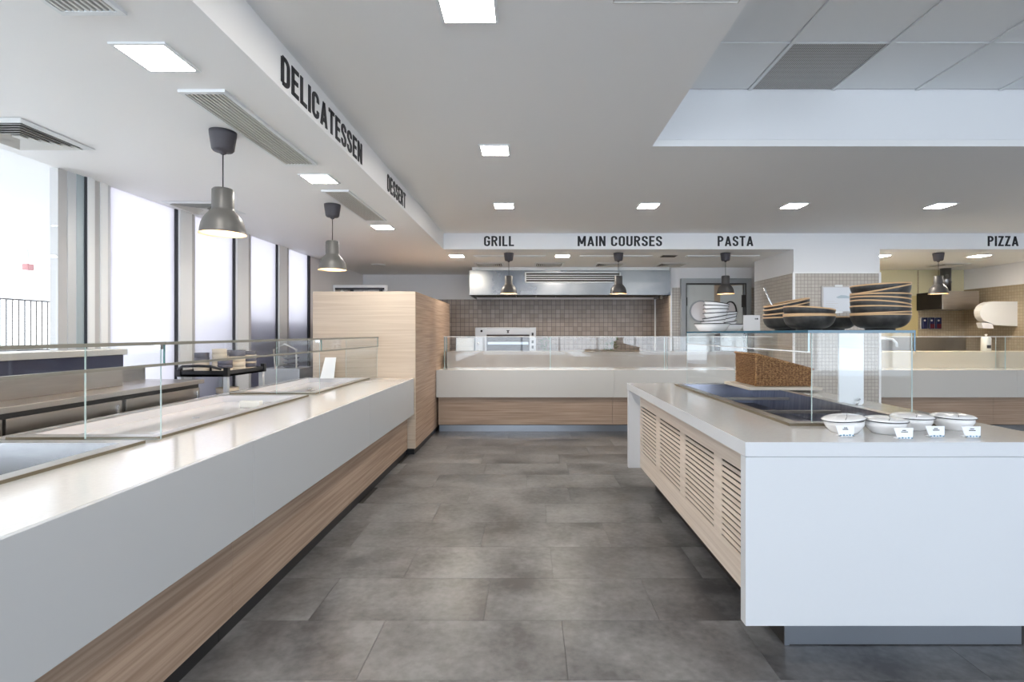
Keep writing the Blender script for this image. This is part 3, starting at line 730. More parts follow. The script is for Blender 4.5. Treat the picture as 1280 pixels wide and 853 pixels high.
for x, y, items, lb in stacks:
    z = zt
    for i, (c, h) in enumerate(items):
        pos = 'topmost' if i == len(items)-1 else ordn[i]
        straight_dish('%s round dish, %s in the %s' % ('beige' if c=='b' else 'dark slate', pos, lb), (x,y,z), .064 if lb != 'middle trolley stack' else .075, h, M['beige_ware' if c=='b' else 'dark_ware'], GS)
        z += h + .0012
z = .741
for i, (c,h) in enumerate((('b',.04),('b',.04),('d',.05),('b',.05))):
    straight_dish('%s round dish, %s in the stack on the lower trolley tray' % ('beige' if c=='b' else 'dark slate', 'topmost' if i==3 else ordn[i]), (-2.93,4.98,z), .10, h, M['beige_ware' if c=='b' else 'dark_ware'], GS); z += h+.0012
# small grey stand further back near the partition
t = thing('dish_caddy', 'white dish rack with dark plates beside the last window', 'rack', (-3.05,6.4,0))
obj('cabinet', B(-3.3,-2.8,6.25,6.7,0,1.02,.004), M['alu'], t)
obj('rack_frame', tube(nb(), [(-3.12,6.3,1.02),(-3.14,6.3,1.25),(-3.0,6.3,1.32),(-2.86,6.3,1.25),(-2.86,6.3,1.02)], .010), M['plasticwhite'], t)
for k in range(4): obj('plate', lathe(nb(), [(0,0),(.07,0),(.10,.02),(.095,.025),(0,.006)], 24, -2.98, 6.42), M['dark_ware'], t, world=False).location = (3.05,-6.4,1.03+.055*k)
for o in [c for c in bpy.data.objects if c.parent == t and c.name.startswith('plate')]: o.location = (0.0+3.05*0, 0, 0); 
for k, o in enumerate([c for c in bpy.data.objects if c.parent == t and c.name.startswith('plate')]):
    for v in o.data.vertices: v.co.x += 3.05; v.co.y -= 6.4
    o.location = (0,0,1.022+.052*k)

# ================================================================== BACK COUNTER
def back_counter(x0, x1, seams, wseams, label, xg0, xg1, gseams, glabel, upl):
    t = thing('back_counter', label, 'counter', ((x0+x1)/2,7.8,0))
    obj('worktop', B(x0,x1,7.46,8.47,ZT-.02,ZT), M['solid'], t)
    q = [x0]+seams+[x1]
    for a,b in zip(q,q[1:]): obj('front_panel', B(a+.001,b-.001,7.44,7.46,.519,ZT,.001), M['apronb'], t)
    q = [x0+.02]+wseams+[x1-.01]
    for a,b in zip(q,q[1:]): obj('oak_panel', B(a+.0015,b-.0015,7.50,7.53,.113,.56,.001), M['oak_x'], t)
    obj('carcass', B(x0+.02,x1-.01,7.531,8.13,.1,ZT-.021), M['plinth'], t)
    obj('toe_kick', B(x0+.02,x1-.01,7.58,7.60,0,.1), M['plinth_steel'], t)
    obj('end_support', B(x0+.02,x1-.01,8.11,8.13,0,.1), M['plinth'], t)
    u = obj('raised_work_shelf', B(xg0+.02,xg1,7.95,8.45,ZT+.0005,1.165,.004), M['steel_up'] if upl=='up' else M['beigepanel'], t)
    g = thing('sneeze_guard', glabel, 'glass guard', ((xg0+xg1)/2,7.85,ZT))
    q = [xg0]+gseams+[xg1]
    for a,b in zip(q,q[1:]):
        obj('front_pane', glassbox(a+.002,b-.002,7.78,7.788,ZT+.0005,1.395), [M['glass'],M['glass_edge_pale']], g)
        obj('glass_shelf', glassbox(a+.002,b-.002,7.76,8.05,1.396,1.406), [M['glass_shelf'],M['bar']], g)
    for a in gseams: obj('side_pane', glassbox(a-.004,a+.004,7.79,7.945,ZT+.001,1.395), [M['glass'],M['glass_edge_pale']], g)
    obj('end_pane', glassbox(xg0,xg0+.008,7.79,8.04,ZT+.0005,1.395), [M['glass'],M['glass_edge']], g)
    return t
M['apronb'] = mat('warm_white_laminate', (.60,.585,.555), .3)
M['steel_up'] = noisy(mat('upstand_steel', rough=.4, metal=.8), (2,2,2), (.30,.25,.22), (.38,.33,.29))
M['beigepanel'] = mat('beige_laminate', (.60,.53,.43), .35)
M['steel_upr'] = noisy(mat('upstand_steel_dark', rough=.3, metal=.9), (2,2,2), (.30,.26,.20), (.42,.37,.29))
k7 = 7.46/640; k78 = 7.78/640
back_counter(-1.346, 3.74, [(767.5-661)*k7], [(766-661)*k7, 3.0], 'long white and oak counter across the back under GRILL and MAIN COURSES',
             -1.29, 3.70, [(688-661)*k78,(834-661)*k78,], 'low glass guard on the back counter in front of the oven', 'up')
back_counter(4.985, 8.19, [7.1], [(1245-661)*k7], 'white and oak counter in the pizza bay at the right',
             5.0, 8.15, [(1257-661)*k78], 'low glass guard on the pizza bay counter', 'upr')

# ---- hood
hd = thing('extractor_hood', 'long stainless extractor hood on the kitchen back wall', 'extractor hood', (.76,9.8,2.14))
HX0,HX1,HYF = -1.07,2.55,9.2
obj('front_sheet', B(HX0,HX1,HYF,HYF+.02,2.14,2.585,.003), M['steel_hood'], hd)
obj('end_sheet', B(HX0,HX0+.02,HYF+.02,10.375,2.14,2.585), M['steel_hood'], hd)
obj('end_sheet', B(HX1-.02,HX1,HYF+.02,10.375,2.14,2.585), M['steel_hood'], hd)
obj('top_sheet', B(HX0,HX1,HYF+.02,10.375,2.565,2.585), M['steel_hood'], hd)
obj('top_trim', B(HX0+.05,HX1-.02,HYF-.01,HYF+.03,2.586,2.64), M['bar'], hd)
for i in range(9):
    a = HX0+.05+i*.39
    obj('filter', B(a,a+.375,HYF+.15,10.2,2.17,2.20), M['plinth'], hd)
M['hoodfill'] = emit('hood_fill', (1,.86,.68), 14)  # added glow under the hood to brighten the kitchen
for i in range(4):
    obj('hood_fill', B(HX0+.35+i*.9, HX0+.75+i*.9, HYF+.05, HYF+.12, 2.185, 2.20), M['hoodfill'], hd)
obj('corner_bracket', B(2.42,2.46,9.4,9.5,2.08,2.16), M['plinth'], hd)
lx0,lx1 = (656-661)*HYF/640, (776-661)*HYF/640
bm = nb(); z1,z0 = 1.45+(417-340.5)*HYF/640, 1.45+(417-353.5)*HYF/640
box(bm,lx0,lx1,HYF-.014,HYF,z1-.018,z1); box(bm,lx0,lx1,HYF-.014,HYF,z0,z0+.018); box(bm,lx0,lx0+.025,HYF-.014,HYF,z0,z1); box(bm,lx1-.025,lx1,HYF-.014,HYF,z0,z1)
lv = obj('louvre_frame', bm, M['bar'], hd)
obj('backing', B(lx0+.02,lx1-.02,HYF-.004,HYF-.0005,z0+.018,z1-.018), M['ventdark'], lv)
for i in range(3): zz = z0+.018+(z1-z0-.036)*(i+1)/4; obj('louvre_blade', B(lx0+.025,lx1-.025,HYF-.014,HYF-.004,zz-.008,zz+.008), M['bar'], lv)

# ---- rear work bench and oven
rb = thing('rear_bench', 'steel bench under the hood carrying the oven', 'bench', (.6,10,0))
obj('bench_top', B(-1.2,2.5,9.65,10.37,.90,.94,.003), M['steel'], rb)
for x in (-1.15,.6,2.4): obj('leg', B(x,x+.05,9.7,9.75,0,.90), M['steel'], rb); obj('leg', B(x,x+.05,10.28,10.33,0,.90), M['steel'], rb)
obj('undershelf', B(-1.14,2.44,9.72,10.33,.3,.33), M['steel'], rb)
OY = 9.68
def ox(px): return (px-661)*OY/640
def oz(py): return 1.45+(417-py)*OY/640
ov = thing('oven', 'steel bench oven with dark glass door under the hood', 'oven', (ox(632),OY,.94))
obj('body', B(ox(594.5),ox(670),OY+.02,OY+.5,.941,oz(409.5),.004), mat('oven_enamel', (.38,.39,.42), .4, .4), ov)
obj('control_panel', B(ox(594),ox(608),OY,OY+.02,.941,oz(410),.003), mat('oven_panel', (.45,.47,.51), .4, .2), ov)
obj('side_panel', B(ox(662),ox(670),OY,OY+.02,.941,oz(410)), bpy.data.materials['oven_panel'], ov)
tp = obj('top_panel', B(ox(608.3),ox(661.7),OY,OY+.02,oz(418),oz(411)), bpy.data.materials['oven_panel'], ov)
obj('emblem', prism(nb(), [(ox(632.8),oz(413)),(ox(637.2),oz(413)),(ox(635.6),oz(415)),(ox(636.6),oz(416.6)),(ox(633.4),oz(416.6)),(ox(634.4),oz(415))], 'y', OY-.003, OY), M['black'], tp, label='small black emblem')
dr = obj('oven_door', B(ox(608.3),ox(661.7),OY+.004,OY+.02,.99,oz(418.6)), M['ovenglass'], ov)
obj('door_handle', B(ox(609.5),ox(660.5),OY-.03,OY-.006,oz(431),oz(427.5),.006), M['plinth_steel'], dr)
for py in (414, 429.5, 439, 452):
    kn = obj('knob', lathe(nb(), [(0,.0),(.022,0),(.020,.02),(0,.02)], 16), M['black' if py==414 else 'steel'], ov, world=False)
    kn.rotation_euler = (R(90),0,0); kn.location = (ox(602 if py==414 else 598)-ox(632), 0, oz(py)-.94)
for py in (418,427.5,434): obj('indicator', B(ox(664.5),ox(667),OY-.006,OY,oz(py+1.8),oz(py-1.8)), M['black'], ov)
for a,b in ((-.0,.0),): pass
t = thing('white_box', 'plain white box left of the oven behind the glass guard', 'box', (ox(580),9.9,.94))
obj('case', B(ox(569),ox(592),9.8,10.1,.941,1.36,.01), M['plasticwhite'], t)
obj('lid_line', B(ox(570),ox(591.5),9.796,9.8,1.20,1.206), M['vent'], t)

# ---- leafy pots standing in for plant-like reflections in the guard
M['leaf'] = noisy(mat('herb_leaf', rough=.5), (20,20,20), (.06,.11,.04), (.16,.22,.10))
for px, lb in ((682,'leafy pot standing in for a reflection right of the oven'),(764,'leafy pot standing in for a reflection under the right half of the hood')):
    x = (px-661)*10/640
    t = thing('reflection_pot', lb, 'plant', (x,10.0,.94), group='pots standing in for reflections on the rear bench')
    obj('pot', lathe(nb(), [(0,.001),(.055,.001),(.075,.14),(.068,.14),(.05,.02),(0,.02)], 24), M['plasticwhite'], t, world=False)
    bm = nb(); rnd = random.Random(px)
    for i in range(90):
        a = rnd.random()*2*PI; r = .13*math.sqrt(rnd.random()); h = .15+rnd.random()*.28
        c = Vector((r*math.cos(a), r*math.sin(a), h)); d1 = Vector((rnd.uniform(-1,1),rnd.uniform(-1,1),rnd.uniform(-.5,.5))).normalized()*.03; d2 = d1.cross(Vector((rnd.uniform(-1,1),rnd.uniform(-1,1),1))).normalized()*.014
        vs = [bm.verts.new(c+q) for q in (-d1, d2, d1, -d2)]; bm.faces.new(vs)
    f = obj('foliage', bm, M['leaf'], t, world=False); f['kind'] = 'stuff'
    obj('stem', tube(nb(), [(0,0,.02),(.01,0,.36)], .006), M['leaf'], t, world=False)

# ---- door
dr = thing('door_1', 'grey framed double swing door with round portholes', 'door', (3.37,9.28,0), kind='structure')
bm = nb(); fw=.085
box(bm,DX0,DX0+fw,9.20,9.36,0,DZ); box(bm,DX1-fw,DX1,9.20,9.36,0,DZ); box(bm,DX0+fw,DX1-fw,9.20,9.36,DZ-fw,DZ)
obj('door_frame', bm, M['doorframe'], dr)
bm = nb(); box(bm,DX0+fw,DX0+fw+.02,9.215,9.35,0,DZ-fw); box(bm,DX1-fw-.02,DX1-fw,9.215,9.35,0,DZ-fw); box(bm,DX0+fw+.02,DX1-fw-.02,9.215,9.35,DZ-fw-.02,DZ-fw)
obj('frame_stop', bm, M['plinth'], dr)
lf = obj('door_leaf', B(2.85,3.35,9.25,9.29,.02,DZ-.11,.003), M['doorpaint'], dr)
def disc(cx,cy,cz,r,dep,axis='y',seg=36):
    return prism(nb(), [(cx+r*math.cos(2*PI*i/seg), cz+r*math.sin(2*PI*i/seg)) for i in range(seg)], 'y', cy-dep, cy)
M['porthole'] = mat('porthole_glass', (.75,.70,.70), .1)
obj('porthole_ring', disc(3.10,9.25,1.85,.20,.012), M['doorframe'], lf); obj('porthole', disc(3.10,9.24,1.85,.172,.006), M['porthole'], lf)
obj('hinge', B(2.835,2.86,9.235,9.25,1.95,2.10), M['plinth'], lf)
# ajar leaf, hinged on the right, swung into the corridor
bm = B(-.50,0,-.02,.02,.02,DZ-.11,.003)
rl2 = obj('door_leaf', bm, M['doorpaint'], dr, world=False); rl2.location = (3.89-3.37, 9.30-9.28, 0); rl2.rotation_euler = (0,0,R(-62))
bm = prism(nb(), [(-.26+.15*math.cos(2*PI*i/36), 1.85+.20*math.sin(2*PI*i/36)) for i in range(36)], 'y', -.032, -.02); obj('porthole_ring', bm, M['plinth'], rl2, world=False)
bm = prism(nb(), [(-.26+.125*math.cos(2*PI*i/36), 1.85+.175*math.sin(2*PI*i/36)) for i in range(36)], 'y', -.036, -.03); obj('porthole', bm, M['porthole'], rl2, world=False)
obj('closer_bar', B(3.85,3.875,9.19,9.2,1.0,2.1), M['plinth'], dr)
obj('latch_plate', B(3.82,3.885,9.185,9.198,1.92,2.14), M['plinth'], dr)
co = thing('wall_corridor', 'beige corridor wall seen through the ajar door', 'wall', (3.4,11.3,0), kind='structure')
obj('plaster', B(2.7,5.2,11.3,11.4,0,ZC), M['corridor'], co); obj('side_plaster', B(4.95,5.05,9.76,11.3,0,ZC), M['wallwhite'], co)
obj('brown_door_panel', B(3.9,4.5,11.27,11.3,0,2.1), M['brown'], co)

# ---- notice board on column
nbd = thing('notice_board', 'white notice in a clip frame on the tiled column', 'notice', (4.37,HY,1.93))
obj('frame', B(4.135,4.61,HY-.03,HY-.001,1.745,2.118,.004), M['frame_grey'], nbd)
pp = obj('sheet', B(4.155,4.575,HY-.034,HY-.0305,1.765,2.10), mat('notice_paper', (.72,.76,.82), .5), nbd)
obj('drawing', prism(nb(), [(4.33,1.96),(4.40,1.99),(4.47,1.985),(4.55,1.96),(4.54,1.945),(4.36,1.945)], 'y', HY-.0355, HY-.034), mat('faint_blue_print', (.45,.55,.62), .6), pp)
for k in range(4): obj('printed_line', B(4.19,4.19+.12+.05*(k%2),HY-.0352,HY-.034,1.90-.03*k,1.904-.03*k), M['vent'], pp)
obj('clip', B(4.31,4.42,HY-.045,HY-.03,2.105,2.135,.004), M['whiteboard'], nbd); obj('clip', B(4.31,4.42,HY-.045,HY-.03,1.735,1.76,.004), M['whiteboard'], nbd)

# ---- pizza kitchen fittings
t = thing('steel_splashback', 'low steel splashback strip along the pizza bay rear wall', 'splashback', (6.6,9.62,1.2))
obj('sheet', B(5.0,8.19,9.60,9.636,1.06,1.375,.003), M['steel_upr'], t)
obj('shelf_lip', B(5.0,8.19,9.45,9.60,1.06,1.075,.003), M['steel_upr'], t)
ph = thing('duct_hood', 'boxy steel vent hood with round duct in the pizza bay', 'extractor hood', (7.6,9.4,1.9))
obj('hood_box', B(7.31,7.96,9.05,9.638,1.874,2.20,.003), M['steel_warm'], ph)
obj('hood_side_shade', B(7.298,7.309,9.06,9.635,1.88,2.195), M['dark'], ph, label='dark side sheet with the shade put into its colour')  # near-black sheet paints this face of the hood as shaded
obj('duct', tube(nb(), [(7.65,9.4,2.2),(7.65,9.4,ZC)], .085, 20), M['steel_hood'], ph)
obj('duct_collar', tube(nb(), [(7.65,9.4,2.38),(7.65,9.4,2.40)], .095, 20), M['steel_hood'], ph)
td = thing('towel_dispenser', 'white paper towel dispenser on the pizza bay wall', 'dispenser', (8.1,8.8,1.8))
Yd0 = 8.2*640/(1272-661); k = Yd0/640
prof = []
x_l = (1225-661)*k; x_r = 8.199
z_t, z_b = 1.45+(417-377)*k, 1.45+(417-408)*k
for a in range(0, 11):
    th = PI/2 + (PI*.75)*a/10
    prof.append((x_l+.22+.22*math.cos(th)*1.0, (z_t+z_b)/2+.02 + ((z_t-z_b)/2-.02)*math.sin(th)))
poly = [(x_r,z_t)] + prof + [(x_l+.25,z_b+.02),(x_r,z_b)]
obj('cover', prism(nb(), poly, 'y', Yd0, Yd0+.12), M['plasticwhite'], td)
obj('paper_tongue', prism(nb(), [(x_l+.03,z_b+.06),(x_l+.22,z_b+.05),(x_l+.24,z_b-.04),(x_l+.06,z_b-.03)], 'y', Yd0+.01, Yd0+.11), M['paper'], td)
sd = thing('soap_bottle', 'white pump soap bottle on the pizza bay counter', 'bottle', (7.25,8.12,1.1652))
kb = 8.12/640; r = 5.2*kb
obj('bottle', lathe(nb(), [(0,0),(r,.0),(r,.21),(r*.7,.235),(.02,.24),(0,.24)], 24), M['plasticwhite'], sd, world=False)
obj('pump', lathe(nb(), [(0,.24),(.014,.24),(.014,.26),(.022,.262),(.022,.270),(0,.274)], 12), M['plasticwhite'], sd, world=False)
obj('print_block', B(-.035,.02,-r-.002,-r+.012,.05,.10), M['greyline'], sd, world=False)
for i, (c1, lb) in enumerate((('navytag','leftmost'),('redtag','middle'),('redtag','rightmost'))):
    k9 = 9.6/640; x = (1156.5+8.6*i-661)*k9; z = 1.45+(417-404.5)*k9
    t = thing('wall_holder', 'small dark blue wall holder, %s of three on the mustard wall' % lb, 'holder', (x,9.64,z), group='three small blue holders on the mustard wall')
    obj('backplate', B(-.062,.055,-.012,0,-.10,.115,.004), M['plasticwhite'], t, world=False)
    obj('holder_body', B(-.055,.045,-.05,-.012,-.10,.11,.008), M['navytag'], t, world=False)
    obj('lower_print', B(-.045,.035,-.053,-.05,-.09,-.01), M[c1], t, world=False)
    obj('emblem', lathe(nb(), [(0,0),(.018,0),(.018,.003),(0,.003)], 16), M['plasticwhite'], t, world=False).rotation_euler = (R(90),0,0)
    e = [c for c in bpy.data.objects if c.parent == t and c.name.startswith('emblem')][0]; e.location = (-.015,-.05,.055)
tp = thing('counter_tap', 'white and chrome tap at the left end of the pizza bay counter', 'tap', (5.12,7.6,ZT))
obj('post', tube(nb(), [(5.14,7.62,ZT),(5.14,7.62,1.38)], .028), M['plasticwhite'], tp)
obj('spout', tube(nb(), [(5.14,7.62,1.37),(5.3,7.62,1.375),(5.42,7.62,1.36),(5.47,7.62,1.31),(5.48,7.62,1.25)], .018), M['whiteboard'], tp)
obj('lever', B(5.05,5.25,7.60,7.64,1.18,1.23,.01), M['steel'], tp)

# ================================================================== ISLAND
IT = .972; IX0, IX1, IY0, IY1 = .953, 2.41, 2.25, 4.95
isl = thing('island_counter', 'white serving island with slatted oak side at the right', 'counter', (1.7,3.6,0))
bm = nb(); wx0,wx1,wy0,wy1 = 1.355,2.09,2.65,4.70; zs=.909
box(bm,IX0,wx0,IY0,IY1,zs,IT); box(bm,wx1,IX1,IY0,IY1,zs,IT); box(bm,wx0,wx1,IY0,wy0,zs,IT); box(bm,wx0,wx1,wy1,IY1,zs,IT)
bmesh.ops.remove_doubles(bm, verts=bm.verts, dist=1e-5)
M['slabtop'] = noisy(mat('island_worktop', rough=.10, coat=.3), (60,60,60), (.68,.665,.65), (.71,.695,.675))
obj('worktop', bm, M['slabtop'], isl)
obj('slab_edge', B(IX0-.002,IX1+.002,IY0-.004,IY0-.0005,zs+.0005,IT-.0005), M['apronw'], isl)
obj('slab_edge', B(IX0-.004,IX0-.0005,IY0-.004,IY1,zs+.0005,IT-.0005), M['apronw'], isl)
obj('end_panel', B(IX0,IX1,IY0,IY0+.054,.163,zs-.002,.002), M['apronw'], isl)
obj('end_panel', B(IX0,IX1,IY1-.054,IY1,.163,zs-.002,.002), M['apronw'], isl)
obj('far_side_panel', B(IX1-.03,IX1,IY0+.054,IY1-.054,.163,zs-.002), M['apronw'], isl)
# slatted oak side
PX = 1.064; py0, py1 = IY0+.055, IY1-.055; pz0, pz1 = .175, zs-.001
groups = [(4.283,4.84),(3.603,4.163),(2.945,3.487),(2.306,2.828)]
zt_, zb_ = .757, .341; ns = 14; pitch = (zt_-zb_)/(ns-1); sh = .0115
bm = nb()
box(bm,PX,PX+.007,py0,py1,pz0,zb_-sh/2); box(bm,PX,PX+.007,py0,py1,zt_+sh/2,pz1)
edges = [py0]
for a,b in sorted(groups): edges += [a,b]
edges.append(py1)
for i in range(0,len(edges),2):
    if edges[i+1]-edges[i] > .002: box(bm,PX,PX+.007,edges[i],edges[i+1],zb_-sh/2,zt_+sh/2)
obj('oak_side', bm, M['oak_light'], isl)
for a,b in groups:
    for k in range(ns-1):
        z0 = zb_+k*pitch+sh/2
        obj('slat', B(PX+.0003,PX+.0065,a,b,z0,z0+pitch-sh), M['oak_light'], isl)
obj('void_shade_sheet', B(PX+.03,PX+.045,py0,py1,pz0,.74), M['dark'], isl)  # near-black sheets paint the shade behind the slots
obj('void_shade_upper', B(PX+.03,PX+.045,py0,py1,.741,pz1), M['dark'], isl)
bm = nb(); box(bm,1.189,IX1-.1,2.386,4.80,0,.163)
obj('toe_kick', bm, M['plinth'], isl); obj('steel_kick', B(1.21,IX1-.12,2.380,2.3855,.004,.16), M['plinth_steel'], isl)
obj('steel_kick_corner', B(1.189,1.21,2.378,2.386,0,.16), M['plinth_steel'], isl)
obj('base_board', B(IX0+.12,IX1-.04,IY0+.06,IY1-.06,.164,.175), M['plinth'], isl)
M['steel_rimwarm'] = mat('warm_steel_rim', (.42,.39,.36), .28, .9)
M['steel_blue'] = noisy(mat('blue_tinged_steel', rough=.28, metal=.9), (3,30,3), (.20,.21,.26), (.30,.31,.37))
well('sunken_cold_well','deep steel cold well sunk in the island top', wx0,wx1,wy0,wy1,IT,.15,(M['steel_rimwarm'],M['steel_blue']), rim=.045, divs=(3.35,4.02))


ig = thing('sneeze_guard', 'tall glass guard with bowl-laden shelf on the island', 'glass guard', (1.73,3.7,IT))
gx0,gx1,gy0,gy1 = 1.45,2.01,2.66,4.70
obj('glass_shelf', glassbox(gx0,gx1,gy0,gy1,1.452,1.467), [M['glass_shelf'],M['glass_edge_blue']], ig)
obj('front_pane', glassbox(gx0,gx0+.010,gy0,gy1,1.357,1.4515), [M['glass'],M['glass_edge_pale']], ig)
obj('rear_pane', glassbox(gx1-.010,gx1,gy0,gy1,1.357,1.4515), [M['glass'],M['glass_edge_blue']], ig)
obj('side_pane', glassbox(gx0+.025,gx1-.012,gy0+.005,gy0+.015,IT+.0165,1.4515), list(GLP), ig)
obj('side_pane', glassbox(gx0,gx1-.012,gy1-.015,gy1-.005,IT+.0165,1.4515), list(GLP), ig)
obj('lower_rail', B(gx0-.004,gx0+.012,gy0,gy1,1.350,1.3565), M['whiteboard'], ig)
# white upright board
t = thing('upright_board', 'upright white rounded board standing behind the island well', 'board', (2.16,3.3,IT))
bm = nb(); cx=2.155; hw=.082; poly=[(cx-hw,1.45),(cx-hw,1.02),(cx-hw+.03,.985),(cx+hw-.03,.985),(cx+hw,1.02),(cx+hw,1.45)]
poly=[(cx-hw,1.45),(cx-hw,IT+.012),(cx-hw+.012,IT),(cx+hw-.012,IT),(cx+hw,IT+.012),(cx+hw,1.45)]
obj('board', prism(nb(), poly, 'y', 3.42, 3.435), M['whiteboard'], t); bm.free()
obj('clip', tube(nb(), [(cx+.02,3.40,IT),(cx+.035,3.40,IT+.03),(cx+.05,3.41,IT+.04)], .006), M['steel_bright'], t)

# ---- bowls
def bowl_prof(r, h, foot, th=.006):
    out = [(0,.0),(foot,.0),(foot,.010)]
    n = 12
    for i in range(1,n+1):
        a = i/n*PI/2
        out.append((foot*.95+(r-foot*.95)*math.sin(a)**.9, .010+(h-.010)*(1-math.cos(a))))
    inn = [(max(x-th,0), z+ (th if i<4 else 0)) for i,(x,z) in enumerate(out[3:])][::-1]
    return out + [(r-th*.5,h+.001)] + inn + [(0,.018)]
proto = {}
def dark_bowl(label, loc, r, h, tilt, az, group):
    key = (r,h)
    if key not in proto:
        t = thing('stoneware_bowl', label, 'bowl', loc, group=group)
        obj('body', lathe(nb(), bowl_prof(r,h,r*.5), 48), M['stone'], t, world=False)
        obj('rim', lathe(nb(), [(r+.0012,h-.004),(r+.002,h),(r+.0005,h+.004),(r-.007,h+.004),(r-.0085,h),(r-.0075,h-.003)], 48, close=True), M['tan'], t, world=False)
        proto[key] = t
    else:
        t = copy_tree(proto[key]); t.location = loc; tag(t, label, 'bowl', group)
    t.rotation_mode = 'XYZ'
    ax = Vector((math.cos(az+PI/2), math.sin(az+PI/2), 0))
    t.rotation_euler = Matrix.Rotation(tilt,3,ax).to_euler() if tilt else (0,0,0)
    return t
ZB = 1.4675
GB = 'black stoneware bowls on the glass shelf'
# az = direction that goes DOWN
# tall stack on the right
base = Vector((1.92,2.80,ZB))
def stack_of(base, r, h, items, fmt, names):
    for (dz, tl_), nm in zip(items, names):
        # pivot is the foot: shift so that the rim centre stays over the stack
        dark_bowl(fmt % nm, base+Vector((-h*math.sin(tl_), 0, dz+h*(1-math.cos(tl_)))), r, h, abs(tl_), 0 if tl_>0 else PI, GB)
stack_of(base, .14, .083, [(0,0),(.0115,-.039),(.042,.043),(.063,.12),(.088,.075),(.1095,.018),(.142,-.19),(.1635,-.04)],
    '%s black bowl in the tall stack at the right shelf end', ['lowest','second','third','fourth','fifth','sixth','steeply tilted seventh','topmost'])
fb = Vector((1.57,2.87,ZB))
stack_of(fb, .13, .080, [(0,0),(.007,.012),(.040,.095)], '%s black bowl in the front centre stack of three', ['lowest','middle','topmost, tipped'])
cb = Vector((1.58,3.145,ZB))
stack_of(cb, .13, .080, [(0,-.02),(.032,-.13),(.070,-.205),(.092,-.21)], '%s black bowl in the leaning stack by the spoon', ['lowest','second','third, tilted,','topmost, tilted,'])
dark_bowl('single black bowl behind the front centre pair, in front of the notice', (1.87,3.15,ZB), .13,.080,0,0,GB)
# spoon
t = thing('serving_spoon', 'steel spoon handle sticking up from the leaning black bowls', 'spoon', (1.53,3.2,1.56))
k3 = 3.15/640
hx0,hx1 = (955-661)*k3,(963-661)*k3; hz0,hz1 = 1.45+(417-360)*k3,1.45+(417-380)*k3
obj('handle', tube(nb(), [(hx0,3.15,hz0),(hx1,3.14,hz1),(hx1+.025,3.13,hz1-.06)], .006, 8), M['steel_bright'], t)
obj('spoon_bowl', lathe(nb(), [(0,0),(.018,.004),(.024,.012),(.022,.013),(0,.004)], 20, hx1+.03-1.53, 3.13-3.2), M['steel_bright'], t, world=False).location = (0,0,hz1-.085-1.56)

# white oval dishes with dark rim
def white_dish(label, loc, r, h, tilt, az, group, key):
    if key not in proto:
        t = thing('white_bowl', label, 'bowl', loc, group=group)
        obj('body', lathe(nb(), [(0,0),(r*.72,0),(r*.80,h*.25),(r,h),(r-.005,h+.001),(r*.76,h*.3),(r*.68,.008),(0,.007)], 40), M['china'], t, world=False)
        obj('rim', lathe(nb(), [(r+.0015,h-.003),(r+.0015,h+.003),(r-.006,h+.003),(r-.006,h-.001)], 40, close=True), M['greyline'], t, world=False, label='thin dark rim line')
        proto[key] = t
    else:
        t = copy_tree(proto[key]); t.location = loc; tag(t, label, 'bowl', group)
    ax = Vector((math.cos(az+PI/2), math.sin(az+PI/2), 0))
    t.rotation_euler = Matrix.Rotation(tilt,3,ax).to_euler() if tilt else (0,0,0)
GWB = 'white bowls with dark rims on the far end of the glass shelf'
Yw = 4.3; kw = Yw/640
wxl = (882-661)*kw; wxr = (905-661)*kw
white_dish('wide white dish under the taller stack of white bowls', (wxl,4.15,ZB), .14,.060,0,0,GWB,'w')
white_dish('wide white dish under the shorter stack of white bowls', ((907-661)*4.5/640,4.47,ZB), .14,.060,0,0,GWB,'w')
z = ZB+.045
for i,(dx,dz,tl_) in enumerate(((.01,.0,-.10),(.03,.030,-.17),(.03,.062,-.05),(.03,.092,.0),(.03,.118,.06),(.03,.140,.15))):
    white_dish('small dark-rimmed white bowl, %s in the taller leaning stack' % ('topmost' if i==5 else ordn[i]), (wxl+dx,4.15,z+dz), .098,.042,abs(tl_),PI if tl_<0 else 0,GWB,'v')
for i,(dx,dz,tl_) in enumerate(((.0,.0,-.12),(.0,.034,-.22),(.0,.062,-.12),(.0,.086,-.03))):
    white_dish('small dark-rimmed white bowl, %s in the shorter leaning stack' % ('topmost' if i==3 else ordn[i]), ((907-661)*4.5/640+dx,4.47,z+dz), .088,.036,abs(tl_),PI,GWB,'u')
k4 = 3.95/640
cdx = thing('menu_card', 'square white menu card standing on the glass shelf', 'card', ((939.5-661)*k4,3.95,ZB))
obj('card', B(-10.5*k4,10.5*k4,-.002,.002,0,20*k4), M['paper'], cdx, world=False)
obj('card_foot', B(-.03,.03,-.02,.02,0,.006), M['paper'], cdx, world=False)
for a, b in ((4,5),(5.8,8)): obj('printed_mark', B(a*k4,b*k4,-.0035,-.002,14.5*k4,16.3*k4), M['greyline'], cdx, world=False)

